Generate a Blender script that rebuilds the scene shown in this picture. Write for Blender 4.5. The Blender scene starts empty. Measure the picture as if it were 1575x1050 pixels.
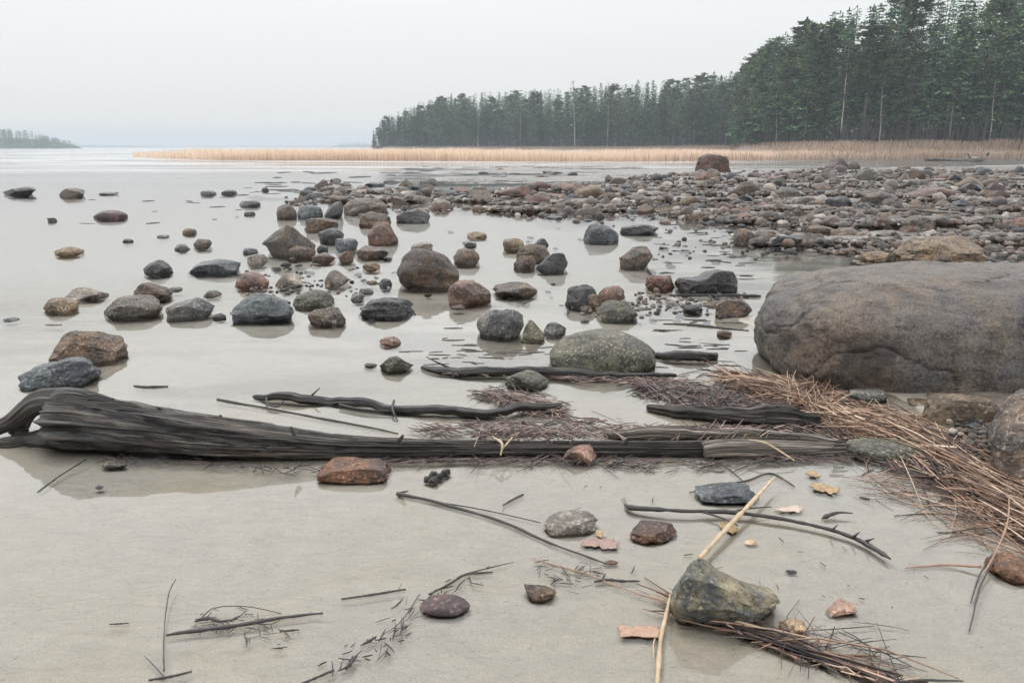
import bpy, bmesh, math, random
import numpy as np
from mathutils import Vector, Matrix, Euler
rad = math.radians
random.seed(7); RNG = np.random.default_rng(7)
S = bpy.context.scene
COL = S.collection
# ------------------------------------------------------------------ camera
TH = math.atan((525-226)/1236.0); F = 1236.0; CZ = 1.5
cam = bpy.data.cameras.new('camera'); cam.lens = 36*F/1575; cam.sensor_width = 36
cam.clip_start = 0.05; cam.clip_end = 12000
camo = bpy.data.objects.new('camera', cam); COL.objects.link(camo)
camo.location = (0, 0, CZ); camo.rotation_euler = (math.pi/2-TH, 0, 0)
S.camera = camo
# ------------------------------------------------------------------ sky, sun, exposure
SUN_EL, SUN_AZ = 58, -35       # azimuth from +Y towards -X
W = bpy.data.worlds.new('World'); S.world = W; W.use_nodes = True
nt = W.node_tree; N = nt.nodes; L = nt.links; N.clear()
out = N.new('ShaderNodeOutputWorld'); bg = N.new('ShaderNodeBackground')
sky = N.new('ShaderNodeTexSky'); sky.sky_type = 'NISHITA'; sky.sun_disc = False
sky.sun_elevation = rad(SUN_EL); sky.sun_rotation = rad(SUN_AZ); sky.dust_density = 4; sky.air_density = 1
hs = N.new('ShaderNodeHueSaturation'); hs.inputs['Saturation'].default_value = 0.10
tc = N.new('ShaderNodeTexCoord'); sx = N.new('ShaderNodeSeparateXYZ')
nz = N.new('ShaderNodeTexNoise'); nz.inputs['Scale'].default_value = 1.6; nz.inputs['Detail'].default_value = 3
mp = N.new('ShaderNodeMapping'); mp.inputs['Scale'].default_value = (1, 1, 4)
ramp = N.new('ShaderNodeValToRGB'); e = ramp.color_ramp.elements
e[0].position = 0.0; e[0].color = (7.9, 7.3, 6.5, 1)
e[1].position = 1.0; e[1].color = (12.3, 12.5, 12.8, 1)
for p, c in ((0.05, (7.1, 6.9, 6.7, 1)), (0.12, (7.15, 7.2, 7.2, 1)), (0.17, (7.4, 7.5, 7.5, 1)), (0.24, (15.5, 15.9, 16.4, 1)), (0.42, (15.5, 15.8, 16.2, 1))):
    q = e.new(p); q.color = c
add = N.new('ShaderNodeMath'); add.operation = 'MULTIPLY_ADD'; add.inputs[1].default_value = 0.05; 
mix = N.new('ShaderNodeMix'); mix.data_type = 'RGBA'; mix.inputs['Factor'].default_value = 0.88
L.new(tc.outputs['Generated'], sx.inputs[0]); L.new(tc.outputs['Generated'], mp.inputs[0]); L.new(mp.outputs[0], nz.inputs['Vector'])
sb = N.new('ShaderNodeMath'); sb.operation = 'SUBTRACT'; sb.inputs[1].default_value = 0.5
L.new(nz.outputs[0], sb.inputs[0]); L.new(sb.outputs[0], add.inputs[0]); L.new(sx.outputs['Z'], add.inputs[2])
L.new(add.outputs[0], ramp.inputs[0])
L.new(sky.outputs[0], hs.inputs['Color'])
L.new(hs.outputs[0], mix.inputs['A']); L.new(ramp.outputs[0], mix.inputs['B'])
L.new(mix.outputs['Result'], bg.inputs['Color']); bg.inputs['Strength'].default_value = 0.1
L.new(bg.outputs[0], out.inputs['Surface'])
sl = bpy.data.lights.new('sun', 'SUN'); sl.energy = 0.8; sl.angle = rad(25); sl.color = (1, 0.97, 0.93)
so = bpy.data.objects.new('sun', sl); COL.objects.link(so)
a_, e_ = rad(SUN_AZ), rad(SUN_EL)
sd = Vector((math.sin(a_)*math.cos(e_), math.cos(a_)*math.cos(e_), math.sin(e_)))
so.rotation_euler = (-sd).to_track_quat('-Z', 'Y').to_euler()
S.view_settings.view_transform = 'Standard'; S.view_settings.look = 'None'
S.view_settings.gamma = 1; S.view_settings.exposure = 0.42
S.cycles.use_denoising = True
S.cycles.max_bounces = 6; S.cycles.diffuse_bounces = 2; S.cycles.glossy_bounces = 2
S.cycles.transparent_max_bounces = 8; S.cycles.volume_bounces = 0
S.cycles.caustics_reflective = False; S.cycles.caustics_refractive = False
# ------------------------------------------------------------------ pixel <-> world
ct, st = math.cos(TH), math.sin(TH)
def ray(x, y):
    dx, dy = x-787.5, 525-y
    return np.array([dx, F*ct+dy*st, -F*st+dy*ct])
def P(x, y, z=0.0):            # point on the level z seen at photo pixel (x, y)
    d = ray(x, y); t = (z-CZ)/d[2]
    return Vector((d[0]*t, d[1]*t, z))
def PY(x, y, Y):               # point at distance Y
    d = ray(x, y); t = Y/d[1]
    return Vector((d[0]*t, Y, CZ+d[2]*t))
def PX(X, Y, Z=0.0):           # world -> photo pixel (arrays)
    d = Y*ct-(Z-CZ)*st
    d = np.where(d > 0.05, d, 0.05)
    return 787.5+F*X/d, 525-F*(Y*st+(Z-CZ)*ct)/d
def depth(p): return p[1]*ct-(p[2]-CZ)*st
# ------------------------------------------------------------------ noise
def _h(ix, iy, iz, s):
    n = (ix*374761393+iy*668265263+iz*2147483647 % 4294967291+iz*1274126177+s*974634777) & 0xffffffff
    n = ((n ^ (n >> 13))*1274126177) & 0xffffffff
    n = ((n ^ (n >> 16))*2246822519) & 0xffffffff
    return ((n ^ (n >> 15)) & 0xffffff)/8388607.5-1.0
def noise(p, s=0):
    p = np.asarray(p, float); i = np.floor(p).astype(np.int64); f = p-i; u = f*f*(3-2*f)
    r = 0
    for a in (0, 1):
        for b in (0, 1):
            for c in (0, 1):
                w = (u[:, 0] if a else 1-u[:, 0])*(u[:, 1] if b else 1-u[:, 1])*(u[:, 2] if c else 1-u[:, 2])
                r = r+w*_h(i[:, 0]+a, i[:, 1]+b, i[:, 2]+c, s)
    return r
def fbm(p, s=0, o=4, g=0.5):
    r, a = 0, 1.0
    p = np.asarray(p, float)
    for k in range(o): r = r+a*noise(p*(2.03**k), s+k*17); a *= g
    return r
def smooth(a, b, x):
    t = np.clip((x-a)/(b-a), 0, 1); return t*t*(3-2*t)
# ------------------------------------------------------------------ object helpers
def tag(o, label=None, cat=None, group=None, kind=None):
    if label: o['label'] = label
    if cat: o['category'] = cat
    if group: o['group'] = group
    if kind: o['kind'] = kind
    return o
def me_np(name, V, Fc, mat, smooth_=False):
    V = np.asarray(V, np.float32); me = bpy.data.meshes.new(name)
    Fc = np.asarray(Fc, np.int32); n, k = Fc.shape
    me.vertices.add(len(V)); me.vertices.foreach_set('co', V.ravel())
    me.loops.add(n*k); me.loops.foreach_set('vertex_index', Fc.ravel())
    me.polygons.add(n); me.polygons.foreach_set('loop_start', np.arange(0, n*k, k, dtype=np.int32))
    me.polygons.foreach_set('loop_total', np.full(n, k, np.int32))
    if smooth_: me.polygons.foreach_set('use_smooth', np.ones(n, bool))
    me.update(calc_edges=True); me.validate()
    if mat: me.materials.append(mat)
    return me
def ob(name, me, parent=None, loc=None):
    o = bpy.data.objects.new(name, me); COL.objects.link(o)
    if parent: o.parent = parent
    if loc is not None: o.location = loc
    return o
def empty(name, loc, rz=0):
    o = bpy.data.objects.new(name, None); COL.objects.link(o); o.location = loc; o.rotation_euler.z = rz
    o.empty_display_size = 0.2
    return o
# ------------------------------------------------------------------ materials
def mat_new(name):
    m = bpy.data.materials.new(name); m.use_nodes = True
    n = m.node_tree.nodes; l = m.node_tree.links
    return m, n, l, n['Principled BSDF']
def texn(n, l, vec, scale, detail=5, rough=0.6, dist=0.0):
    t = n.new('ShaderNodeTexNoise'); t.inputs['Scale'].default_value = scale
    t.inputs['Detail'].default_value = detail; t.inputs['Roughness'].default_value = rough
    t.inputs['Distortion'].default_value = dist
    l.new(vec, t.inputs['Vector']); return t.outputs['Fac']
def rampn(n, l, fac, stops):
    r = n.new('ShaderNodeValToRGB'); el = r.color_ramp.elements
    el[0].position, el[0].color = stops[0][0], (*stops[0][1], 1)
    el[1].position, el[1].color = stops[-1][0], (*stops[-1][1], 1)
    for p, c in stops[1:-1]: q = el.new(p); q.color = (*c, 1)
    l.new(fac, r.inputs[0]); return r.outputs[0]
def mixc(n, l, f, a, b, mode='MIX'):
    m = n.new('ShaderNodeMix'); m.data_type = 'RGBA'; m.blend_type = mode
    for k, v in (('Factor', f), ('A', a), ('B', b)):
        if hasattr(v, 'links') or hasattr(v, 'is_linked'): l.new(v, m.inputs[k])
        elif k == 'Factor': m.inputs[k].default_value = v
        else: m.inputs[k].default_value = (*v, 1)
    return m.outputs['Result']
def bump(n, l, b, h, dist, strength=1.0, prev=None):
    x = n.new('ShaderNodeBump'); x.inputs['Distance'].default_value = dist; x.inputs['Strength'].default_value = strength
    l.new(h, x.inputs['Height'])
    if prev: l.new(prev, x.inputs['Normal'])
    l.new(x.outputs[0], b.inputs['Normal']); return x.outputs[0]
def mathn(n, l, op, a, b=None):
    m = n.new('ShaderNodeMath'); m.operation = op
    for i, v in enumerate((a, b)):
        if v is None: continue
        if isinstance(v, (int, float)): m.inputs[i].default_value = v
        else: l.new(v, m.inputs[i])
    return m.outputs[0]
def rock_mat(name, c1, c2, c3, rough=0.5, sc=1.0, vein=0.0):
    """c1 main, c2 blotches, c3 lichen / mineral specks"""
    kk = 1.05 if 'lichen' in name else .60
    c1 = (c1[0]*kk*1.05, c1[1]*kk, c1[2]*kk*.93); c2 = tuple(x*kk*.9 for x in c2); c3 = tuple(x*.78 for x in c3)
    m, n, l, b = mat_new(name)
    t = n.new('ShaderNodeTexCoord').outputs['Object']; oi = n.new('ShaderNodeObjectInfo')
    v = n.new('ShaderNodeVectorMath'); v.operation = 'ADD'; l.new(t, v.inputs[0])
    vs = n.new('ShaderNodeVectorMath'); vs.operation = 'SCALE'; vs.inputs['Scale'].default_value = 37.0
    cb = n.new('ShaderNodeCombineXYZ'); l.new(oi.outputs['Random'], cb.inputs[0]); l.new(oi.outputs['Random'], cb.inputs[1])
    l.new(cb.outputs[0], vs.inputs[0]); l.new(vs.outputs[0], v.inputs[1]); t = v.outputs[0]
    big = texn(n, l, t, 4*sc, 6, 0.65, 0.6)
    c = mixc(n, l, rampn(n, l, big, ((0.44, (0, 0, 0)), (0.54, (1, 1, 1)))), c1, c2)
    fine = texn(n, l, t, 55*sc, 4, 0.75)
    c = mixc(n, l, rampn(n, l, fine, ((0.54, (0, 0, 0)), (0.64, (1, 1, 1)))), c, c3)
    f2 = texn(n, l, t, 26*sc, 5, 0.8)
    c = mixc(n, l, rampn(n, l, f2, ((0.38, (0.9, 0.9, 0.9)), (0.46, (0, 0, 0)))), c, tuple(0.25*x for x in c1))
    md = texn(n, l, t, 11*sc, 4, 0.6)
    c = mixc(n, l, 0.75, c, rampn(n, l, md, ((0.36, (0.45, 0.45, 0.46)), (0.64, (1.5, 1.46, 1.42)))), 'MULTIPLY')
    if vein:
        w = n.new('ShaderNodeTexWave'); w.inputs['Scale'].default_value = 1.3*sc; w.inputs['Distortion'].default_value = 9
        w.inputs['Detail'].default_value = 4; w.inputs['Detail Scale'].default_value = 1.5; l.new(t, w.inputs['Vector'])
        c = mixc(n, l, mathn(n, l, 'MULTIPLY', rampn(n, l, w.outputs['Fac'], ((0.0, (1, 1, 1)), (0.10, (0, 0, 0)))), vein), c, tuple(0.4*x for x in c1))
    hv = n.new('ShaderNodeHueSaturation'); l.new(c, hv.inputs['Color'])
    l.new(mathn(n, l, 'ADD', mathn(n, l, 'MULTIPLY', oi.outputs['Random'], 0.5), 0.75), hv.inputs['Value'])
    hv.inputs['Saturation'].default_value = 1.18
    l.new(hv.outputs[0], b.inputs['Base Color'])
    rr = rampn(n, l, md, ((0.3, (rough-0.12,)*3), (0.7, (rough+0.18,)*3)))
    l.new(rr, b.inputs['Roughness']); b.inputs['IOR'].default_value = 1.45
    p = bump(n, l, b, big, 0.05/sc, 0.6); p = bump(n, l, b, f2, 0.012/sc, 0.8, p); bump(n, l, b, fine, 0.004/sc, 0.8, p)
    return m
RM = {
 'brown': rock_mat('brown_granite', (.17, .12, .09), (.10, .08, .07), (.34, .28, .23)),
 'greybrown': rock_mat('grey_brown_granite', (.19, .155, .13), (.11, .10, .095), (.38, .34, .30)),
 'grey': rock_mat('grey_granite', (.20, .20, .195), (.12, .12, .12), (.42, .41, .39)),
 'dark': rock_mat('dark_wet_stone', (.055, .055, .06), (.035, .032, .034), (.15, .14, .13), 0.32),
 'blue': rock_mat('blue_grey_stone', (.10, .12, .135), (.055, .06, .07), (.26, .28, .29), 0.34),
 'tan': rock_mat('tan_stone', (.34, .27, .20), (.22, .17, .12), (.5, .44, .36)),
 'pink': rock_mat('pink_granite', (.30, .20, .165), (.19, .13, .11), (.5, .42, .38)),
 'rust': rock_mat('rust_stone', (.19, .105, .07), (.11, .065, .05), (.36, .24, .17), 0.45),
 'olive': rock_mat('olive_grey_stone', (.155, .15, .12), (.095, .09, .07), (.34, .33, .27)),
 'pale': rock_mat('pale_stone', (.40, .37, .33), (.27, .24, .21), (.58, .55, .51)),
 'purple': rock_mat('purple_brown_stone', (.125, .08, .08), (.07, .05, .055), (.30, .23, .22), 0.4),
 'redbrown': rock_mat('red_brown_stone', (.19, .105, .085), (.11, .07, .06), (.34, .24, .20), 0.42),
 'orange': rock_mat('orange_stone', (.30, .165, .09), (.17, .09, .06), (.46, .33, .22), 0.4, 1.5),
 'sandy': rock_mat('tan_brown_stone', (.25, .19, .135), (.17, .125, .09), (.42, .35, .27)),
 'flesh': rock_mat('pink_white_pebble', (.72, .50, .42), (.55, .36, .33), (.9, .8, .72), 0.4, 2.0),
 'cream': rock_mat('cream_pebble', (.72, .56, .42), (.60, .44, .30), (.85, .72, .58), 0.4, 2.0),
 'lichen': rock_mat('speckled_lichen_stone', (.21, .195, .15), (.085, .095, .10), (.46, .41, .27), 0.5, 1.3),
}
def wood_mat(name, c1, c2, c3, rough=0.6, su=14.0, sv=1.2, bd=0.012):
    m, n, l, b = mat_new(name)
    t = n.new('ShaderNodeTexCoord'); mp = n.new('ShaderNodeMapping'); mp.inputs['Scale'].default_value = (su, sv, 1)
    l.new(t.outputs['UV'], mp.inputs[0])
    g = texn(n, l, mp.outputs[0], 1.0, 6, 0.7, 0.4)
    m2 = n.new('ShaderNodeMapping'); m2.inputs['Scale'].default_value = (su*4, sv*1.5, 1); l.new(t.outputs['UV'], m2.inputs[0])
    g2 = texn(n, l, m2.outputs[0], 1.0, 4, 0.7)
    c = rampn(n, l, g, ((0.36, c1), (0.5, c2), (0.62, c3)))
    c = mixc(n, l, 0.7, c, rampn(n, l, g2, ((0.40, (.25, .25, .25)), (0.58, (1.45, 1.42, 1.38)))), 'MULTIPLY')
    m3 = n.new('ShaderNodeMapping'); m3.inputs['Scale'].default_value = (su*13, sv*5, 1); l.new(t.outputs['UV'], m3.inputs[0])
    g3 = texn(n, l, m3.outputs[0], 1.0, 3, 0.7)
    c = mixc(n, l, 0.8, c, rampn(n, l, g3, ((0.40, (.35, .35, .35)), (0.52, (1, 1, 1)), (0.62, (1.9, 1.8, 1.7)))), 'MULTIPLY')
    m4 = n.new('ShaderNodeMapping'); m4.inputs['Scale'].default_value = (su*.9, sv*.5, 1); l.new(t.outputs['UV'], m4.inputs[0])
    g4 = texn(n, l, m4.outputs[0], 1.0, 5, 0.6, .6)
    ckk = n.new('ShaderNodeMath'); ckk.operation = 'ABSOLUTE'; sb_ = mathn(n, l, 'SUBTRACT', g4, .5); l.new(sb_, ckk.inputs[0])
    cm = rampn(n, l, ckk.outputs[0], ((0.0, (1, 1, 1)), (0.014, (0, 0, 0))))
    c = mixc(n, l, mathn(n, l, 'MULTIPLY', cm, .9), c, (.004, .004, .004))
    l.new(c, b.inputs['Base Color']); b.inputs['Roughness'].default_value = rough
    p = bump(n, l, b, mathn(n, l, 'MULTIPLY', cm, -1), bd*1.5, 0.9)
    p = bump(n, l, b, g, bd, 0.9, p); bump(n, l, b, g2, bd*0.35, 0.9, p)
    return m
WM = {
 'log': wood_mat('weathered_dark_wood', (.010, .009, .009), (.038, .031, .027), (.15, .125, .105), 0.45),
 'wet': wood_mat('wet_black_wood', (.010, .009, .009), (.025, .021, .02), (.07, .06, .053), 0.36, 10, 1.5, 0.006),
 'grey': wood_mat('grey_driftwood', (.05, .042, .036), (.15, .128, .108), (.34, .30, .25), 0.55, 10, 1.2, 0.006),
 'bark': wood_mat('bark_strip', (.20, .11, .07), (.34, .20, .13), (.45, .30, .21), 0.6, 8, 2, 0.003),
}
def straw_mat(name, stops, rough=0.55):
    m, n, l, b = mat_new(name)
    g = n.new('ShaderNodeNewGeometry')
    c = rampn(n, l, g.outputs['Random Per Island'], stops)
    t = n.new('ShaderNodeTexCoord').outputs['Object']
    v = texn(n, l, t, 30, 3)
    c = mixc(n, l, 0.6, c, rampn(n, l, v, ((0.3, (.5, .5, .5)), (0.7, (1.3, 1.3, 1.3)))), 'MULTIPLY')
    l.new(c, b.inputs['Base Color']); b.inputs['Roughness'].default_value = rough
    return m
SM_dry = straw_mat('dry_reed', ((0, (.035, .022, .018)), (0.28, (.10, .058, .043)), (0.5, (.26, .15, .10)), (0.78, (.46, .30, .20)), (1, (.70, .54, .40))))
SM_dark = straw_mat('dark_litter', ((0, (.02, .017, .018)), (0.5, (.06, .045, .045)), (0.85, (.12, .08, .075)), (1, (.25, .15, .11))), 0.45)
SM_mid = straw_mat('mixed_litter', ((0, (.03, .025, .026)), (0.4, (.10, .065, .06)), (0.7, (.24, .16, .135)), (1, (.42, .31, .25))), 0.5)
SM_stem = straw_mat('pale_reed_stem', ((0, (.42, .31, .19)), (1, (.55, .42, .27))))
SM_black = straw_mat('black_twig', ((0, (.022, .02, .02)), (1, (.05, .042, .04))), 0.4)
SM_reed = straw_mat('standing_reed', ((0, (.68, .49, .36)), (0.4, (.88, .68, .52)), (1, (.93, .81, .68))), 0.7)
def translucent(m, k=.5):
    n = m.node_tree.nodes; l = m.node_tree.links; b = n['Principled BSDF']; t = n.new('ShaderNodeBsdfTranslucent'); x = n.new('ShaderNodeMixShader'); x.inputs[0].default_value = k
    l.new(b.inputs['Base Color'].links[0].from_socket, t.inputs['Color']); l.new(b.outputs[0], x.inputs[1]); l.new(t.outputs[0], x.inputs[2]); l.new(x.outputs[0], n['Material Output'].inputs['Surface'])
SM_reed2 = straw_mat('bank_grass', ((0, (.22, .15, .12)), (0.5, (.58, .43, .34)), (0.85, (.76, .61, .50)), (1, (.38, .36, .20))), 0.7)
translucent(SM_reed); translucent(SM_reed2)
SM_brush = straw_mat('bare_brush', ((0, (.02, .021, .023)), (0.7, (.055, .052, .052)), (1, (.20, .185, .175))), 0.8)
# ------------------------------------------------------------------ terrain
def interp(x, pts):
    return np.interp(x, [p[0] for p in pts], [p[1] for p in pts])
SPIT_TOP = [(380, 300), (470, 300), (500, 284), (600, 290), (760, 288), (900, 279), (1000, 268), (1150, 262), (1300, 257), (1600, 250), (2300, 250)]
SPIT_BOT = [(380, 300), (470, 318), (530, 326), (640, 330), (740, 332), (800, 342), (930, 346), (1010, 350), (1100, 366), (1180, 384), (1280, 402), (1400, 440), (1600, 470), (2300, 560)]
TREE_D = [(570, 362), (585, 352), (600, 350), (640, 340), (700, 320), (800, 300), (900, 280), (1000, 260), (1130, 225), (1145, 182), (1180, 162), (1240, 142), (1300, 131), (1450, 126), (1600, 122), (2400, 122)]
TREE_TOP = [(570, 196), (585, 186), (600, 176), (640, 158), (700, 144), (800, 137), (900, 131), (1000, 124), (1130, 106), (1145, 92), (1180, 54), (1240, 22), (1300, 2), (1450, -25), (1600, -45), (2400, -60)]
FRONT = [(205, 242), (260, 244.5), (330, 246), (600, 247), (1000, 248), (1140, 246), (1300, 244), (1600, 243), (2300, 243)]
def spit_mask(px, py, X, Y):
    q = np.stack([X*0.9, Y*0.35, 0*X], 1); w = fbm(q, 5, 3)
    t = interp(px, SPIT_TOP); b = interp(px, SPIT_BOT); hgt = np.maximum(b-t, 1)
    k = np.minimum((py-t)/np.minimum(6, hgt*0.4), (b-py+w*10)/np.minimum(22, hgt*0.45))
    return np.where((px > 380), np.clip(k, 0, 1), 0)
def ground_z(X, Y):
    X = np.asarray(X, float); Y = np.asarray(Y, float)
    px, py = PX(X, Y)
    front = Y > 1.0
    p = np.stack([X, Y, 0*X], 1)
    base = -0.0145-0.0425*smooth(3.3, 9, Y)-0.10*smooth(3, 30, -X+Y*0.25-3)-0.2*smooth(40, 120, Y)
    base = base+(0.007+0.009*smooth(3.5, 6, Y))*fbm(p*0.55, 1, 3)+0.002*fbm(p*np.array([2.2, 5, 1]), 2, 3)
    # shallow bars on the right, near shore debris shelf
    m = np.where(front, spit_mask(px, py, X, Y), 0)
    z = base*(1-m)+m*(-0.006+0.10*fbm(p*np.array([0.45, 0.8, 1]), 9, 4)+0.0012*np.clip(Y, 0, 60)*smooth(900, 1500, px))
    bars = smooth(262, 256, py)*0+smooth(600, 700, px)*smooth(285, 279, py)*smooth(255, 262, py)*front
    z = z+bars*(1-m)*(0.09+0.12*fbm(p*np.array([0.10, 0.8, 1]), 33, 3))
    # shore under the great boulder and the strand line on the right
    sh = smooth(1.0, 2.4, X)*smooth(2.3, 3.6, Y)*smooth(9.5, 6.0, Y)*smooth(-0.4, 1.2, X-2.6+(Y-3.0)*0.35)
    z = z*(1-sh)+sh*(0.03+0.012*fbm(p*3, 12, 3))
    # the far land behind the reeds
    D = interp(px, TREE_D); land = smooth(565, 600, px)*front
    fy_ = interp(px, FRONT); Yf = CZ/np.tan(TH+np.arctan((fy_-525)/F)); st_ = np.maximum(D-38, Yf+1)
    z = z+land*smooth(0, 1, (Y-st_)/np.maximum(D-4-st_, 3))*2.1
    z = np.where((px > 1100) & (Y > Yf-25) & (Y < Yf+1), np.minimum(z, -.1+.0*z), z)
    z = np.where((Y > 140) & (px < 565), -1.2, z)
    return z
rs = np.concatenate([[0.0], np.geomspace(0.6, 14, 330), np.geomspace(14.1, 130, 300), np.geomspace(132, 3300, 80)])
an = np.concatenate([np.linspace(-180, -46, 50)[:-1], np.linspace(-46, 46, 620), np.linspace(46, 180, 50)[1:-1]])
R, A = np.meshgrid(rs, np.radians(an), indexing='ij')
X, Y = R*np.sin(A), R*np.cos(A)
Z = ground_z(X.ravel(), Y.ravel())
ni, nj = R.shape
ii, jj = np.meshgrid(np.arange(ni-1), np.arange(nj), indexing='ij')
j2 = (jj+1) % nj
Fq = np.stack([ii*nj+jj, ii*nj+j2, (ii+1)*nj+j2, (ii+1)*nj+jj], -1).reshape(-1, 4)[:, ::-1]
V = np.stack([X.ravel(), Y.ravel(), Z], 1)
m, n, l, b = mat_new('lake_bed')
g = n.new('ShaderNodeTexCoord').outputs['Object']
at = n.new('ShaderNodeAttribute'); at.attribute_name = 'mud'
at2 = n.new('ShaderNodeAttribute'); at2.attribute_name = 'forest'
s1 = texn(n, l, g, 0.9, 5, 0.6, 0.5); s2 = texn(n, l, g, 7, 5, 0.7); s3 = texn(n, l, g, 160, 3, 0.8)
mpp = n.new('ShaderNodeMapping'); mpp.inputs['Scale'].default_value = (6, 14, 5); mpp.inputs['Rotation'].default_value = (0, 0, 0.35); l.new(g, mpp.inputs[0])
s4 = texn(n, l, mpp.outputs[0], 1, 4, 0.6, 1.2)
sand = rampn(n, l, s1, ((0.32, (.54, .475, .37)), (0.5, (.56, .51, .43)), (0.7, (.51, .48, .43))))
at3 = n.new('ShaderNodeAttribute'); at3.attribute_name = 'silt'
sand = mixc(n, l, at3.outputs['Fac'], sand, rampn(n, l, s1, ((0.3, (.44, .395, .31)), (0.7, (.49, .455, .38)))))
at4 = n.new('ShaderNodeAttribute'); at4.attribute_name = 'sky_sheen'
sand = mixc(n, l, at4.outputs['Fac'], sand, (.74, .715, .66))  # bed paled with distance, standing in for sky reflection on the water
sand = mixc(n, l, 0.5, sand, rampn(n, l, s2, ((0.3, (.86, .86, .86)), (0.7, (1.1, 1.1, 1.1)))), 'MULTIPLY')
mp5 = n.new('ShaderNodeMapping'); mp5.inputs['Scale'].default_value = (2.6, 5.5, 2); mp5.inputs['Rotation'].default_value = (0, 0, -.5); l.new(g, mp5.inputs[0])
s5 = texn(n, l, mp5.outputs[0], 1.6, 5, 0.65, 2.0)
sand = mixc(n, l, 0.38, sand, rampn(n, l, s5, ((0.36, (.80, .80, .82)), (0.5, (1, 1, 1)), (0.64, (1.14, 1.12, 1.06)))), 'MULTIPLY')
s6 = texn(n, l, g, 48, 3, 0.7)
sand = mixc(n, l, rampn(n, l, s6, ((0.30, (.6, .6, .6)), (0.37, (0, 0, 0)))), sand, (.16, .13, .10))
sand = mixc(n, l, 0.6, sand, rampn(n, l, s3, ((0.35, (.7, .69, .68)), (0.65, (1.2, 1.2, 1.2)))), 'MULTIPLY')
mud = rampn(n, l, s2, ((0.34, (.03, .024, .02)), (0.48, (.075, .058, .047)), (0.58, (.14, .112, .09)), (0.70, (.36, .31, .27))))
mud = mixc(n, l, 0.6, mud, rampn(n, l, texn(n, l, g, 25, 4, .7), ((0.35, (.5, .5, .5)), (0.65, (1.3, 1.3, 1.3)))), 'MULTIPLY')
soil = rampn(n, l, s2, ((0.3, (.10, .07, .05)), (0.7, (.24, .17, .12))))
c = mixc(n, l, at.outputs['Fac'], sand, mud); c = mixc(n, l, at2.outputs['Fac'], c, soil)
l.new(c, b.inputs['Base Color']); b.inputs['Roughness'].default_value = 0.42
pp = bump(n, l, b, s4, 0.02, 0.7); pp = bump(n, l, b, s5, 0.02, 0.6, pp); pp = bump(n, l, b, s2, 0.02, 0.3, pp); bump(n, l, b, s3, 0.0015, 0.6, pp)
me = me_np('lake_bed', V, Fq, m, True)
px, py = PX(V[:, 0], V[:, 1]); fr = V[:, 1] > 1
mk = np.where(fr, spit_mask(px, py, V[:, 0], V[:, 1]), 0)
pp3 = V*np.array([1, 1, 0])
sh = smooth(-0.01, 0.02, V[:, 2])*(V[:, 0] > 0.8)*(V[:, 1] > 2.2)*(V[:, 1] < 12)
pool = smooth(900, 1100, px)*smooth(300, 345, py)*smooth(500, 430, py)*fr*0.55*smooth(-0.3, 0.6, fbm(pp3*np.array([0.8, 2.2, 1]), 77, 3))
bars = smooth(500, 700, px)*smooth(290, 280, py)*smooth(254, 260, py)*fr
near = 0.35*smooth(0.15, 0.7, fbm(pp3*np.array([0.7, 2.0, 1]), 78, 3))*smooth(380, 560, py)*fr*smooth(720, 640, py)
mk = np.clip(np.maximum.reduce([mk, sh*0.8, pool, bars*0.9, near]), 0, 1)
a = me.attributes.new('mud', 'FLOAT', 'POINT'); a.data.foreach_set('value', mk.astype(np.float32))
a = me.attributes.new('sky_sheen', 'FLOAT', 'POINT'); a.data.foreach_set('value', (smooth(5.5, 11, V[:, 1])*(.75+.25*smooth(3.5, -2.5, V[:, 0]-.12*V[:, 1]))).astype(np.float32))
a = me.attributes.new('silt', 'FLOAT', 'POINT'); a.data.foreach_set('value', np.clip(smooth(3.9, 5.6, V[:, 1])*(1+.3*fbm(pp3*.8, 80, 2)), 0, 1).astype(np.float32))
fz = smooth(-0.05, 0.3, V[:, 2])*(V[:, 1] > 60)
a = me.attributes.new('forest', 'FLOAT', 'POINT'); a.data.foreach_set('value', fz.astype(np.float32))
tag(ob('ground', me), kind='structure')
def gz(x, y): return float(ground_z(np.array([x]), np.array([y]))[0])
# water: clear shallow lake, fresnel mirror over the bed
m = bpy.data.materials.new('lake_water'); m.use_nodes = True; n = m.node_tree.nodes; l = m.node_tree.links; n.clear()
o_ = n.new('ShaderNodeOutputMaterial'); tr = n.new('ShaderNodeBsdfTransparent'); gl = n.new('ShaderNodeBsdfGlossy')
fr_ = n.new('ShaderNodeFresnel'); fr_.inputs['IOR'].default_value = 1.5; ms = n.new('ShaderNodeMixShader')
tr.inputs['Color'].default_value = (.985, .985, .975, 1)
g = n.new('ShaderNodeNewGeometry').outputs['Position']
mpw = n.new('ShaderNodeMapping'); mpw.inputs['Scale'].default_value = (0.5, 1.6, 1); l.new(g, mpw.inputs[0])
sp = n.new('ShaderNodeSeparateXYZ'); l.new(g, sp.inputs[0])
mpr = n.new('ShaderNodeMapping'); mpr.inputs['Scale'].default_value = (0.04, 0.25, 1); l.new(g, mpr.inputs[0])
wr = texn(n, l, mpr.outputs[0], 1, 4, 0.6, 0.4)
mr = n.new('ShaderNodeMapRange'); mr.inputs['From Min'].default_value = 12; mr.inputs['From Max'].default_value = 60; l.new(sp.outputs['Y'], mr.inputs['Value'])
l.new(mathn(n, l, 'ADD', mathn(n, l, 'MULTIPLY', mathn(n, l, 'MULTIPLY', rampn(n, l, wr, ((0.38, (.25,)*3), (0.6, (1,)*3))), mr.outputs[0]), 0.22), 0.012), gl.inputs['Roughness'])
w1 = texn(n, l, mpw.outputs[0], 0.8, 3, 0.5, 0.3); w2 = texn(n, l, mpw.outputs[0], 9, 2, 0.5)
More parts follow.
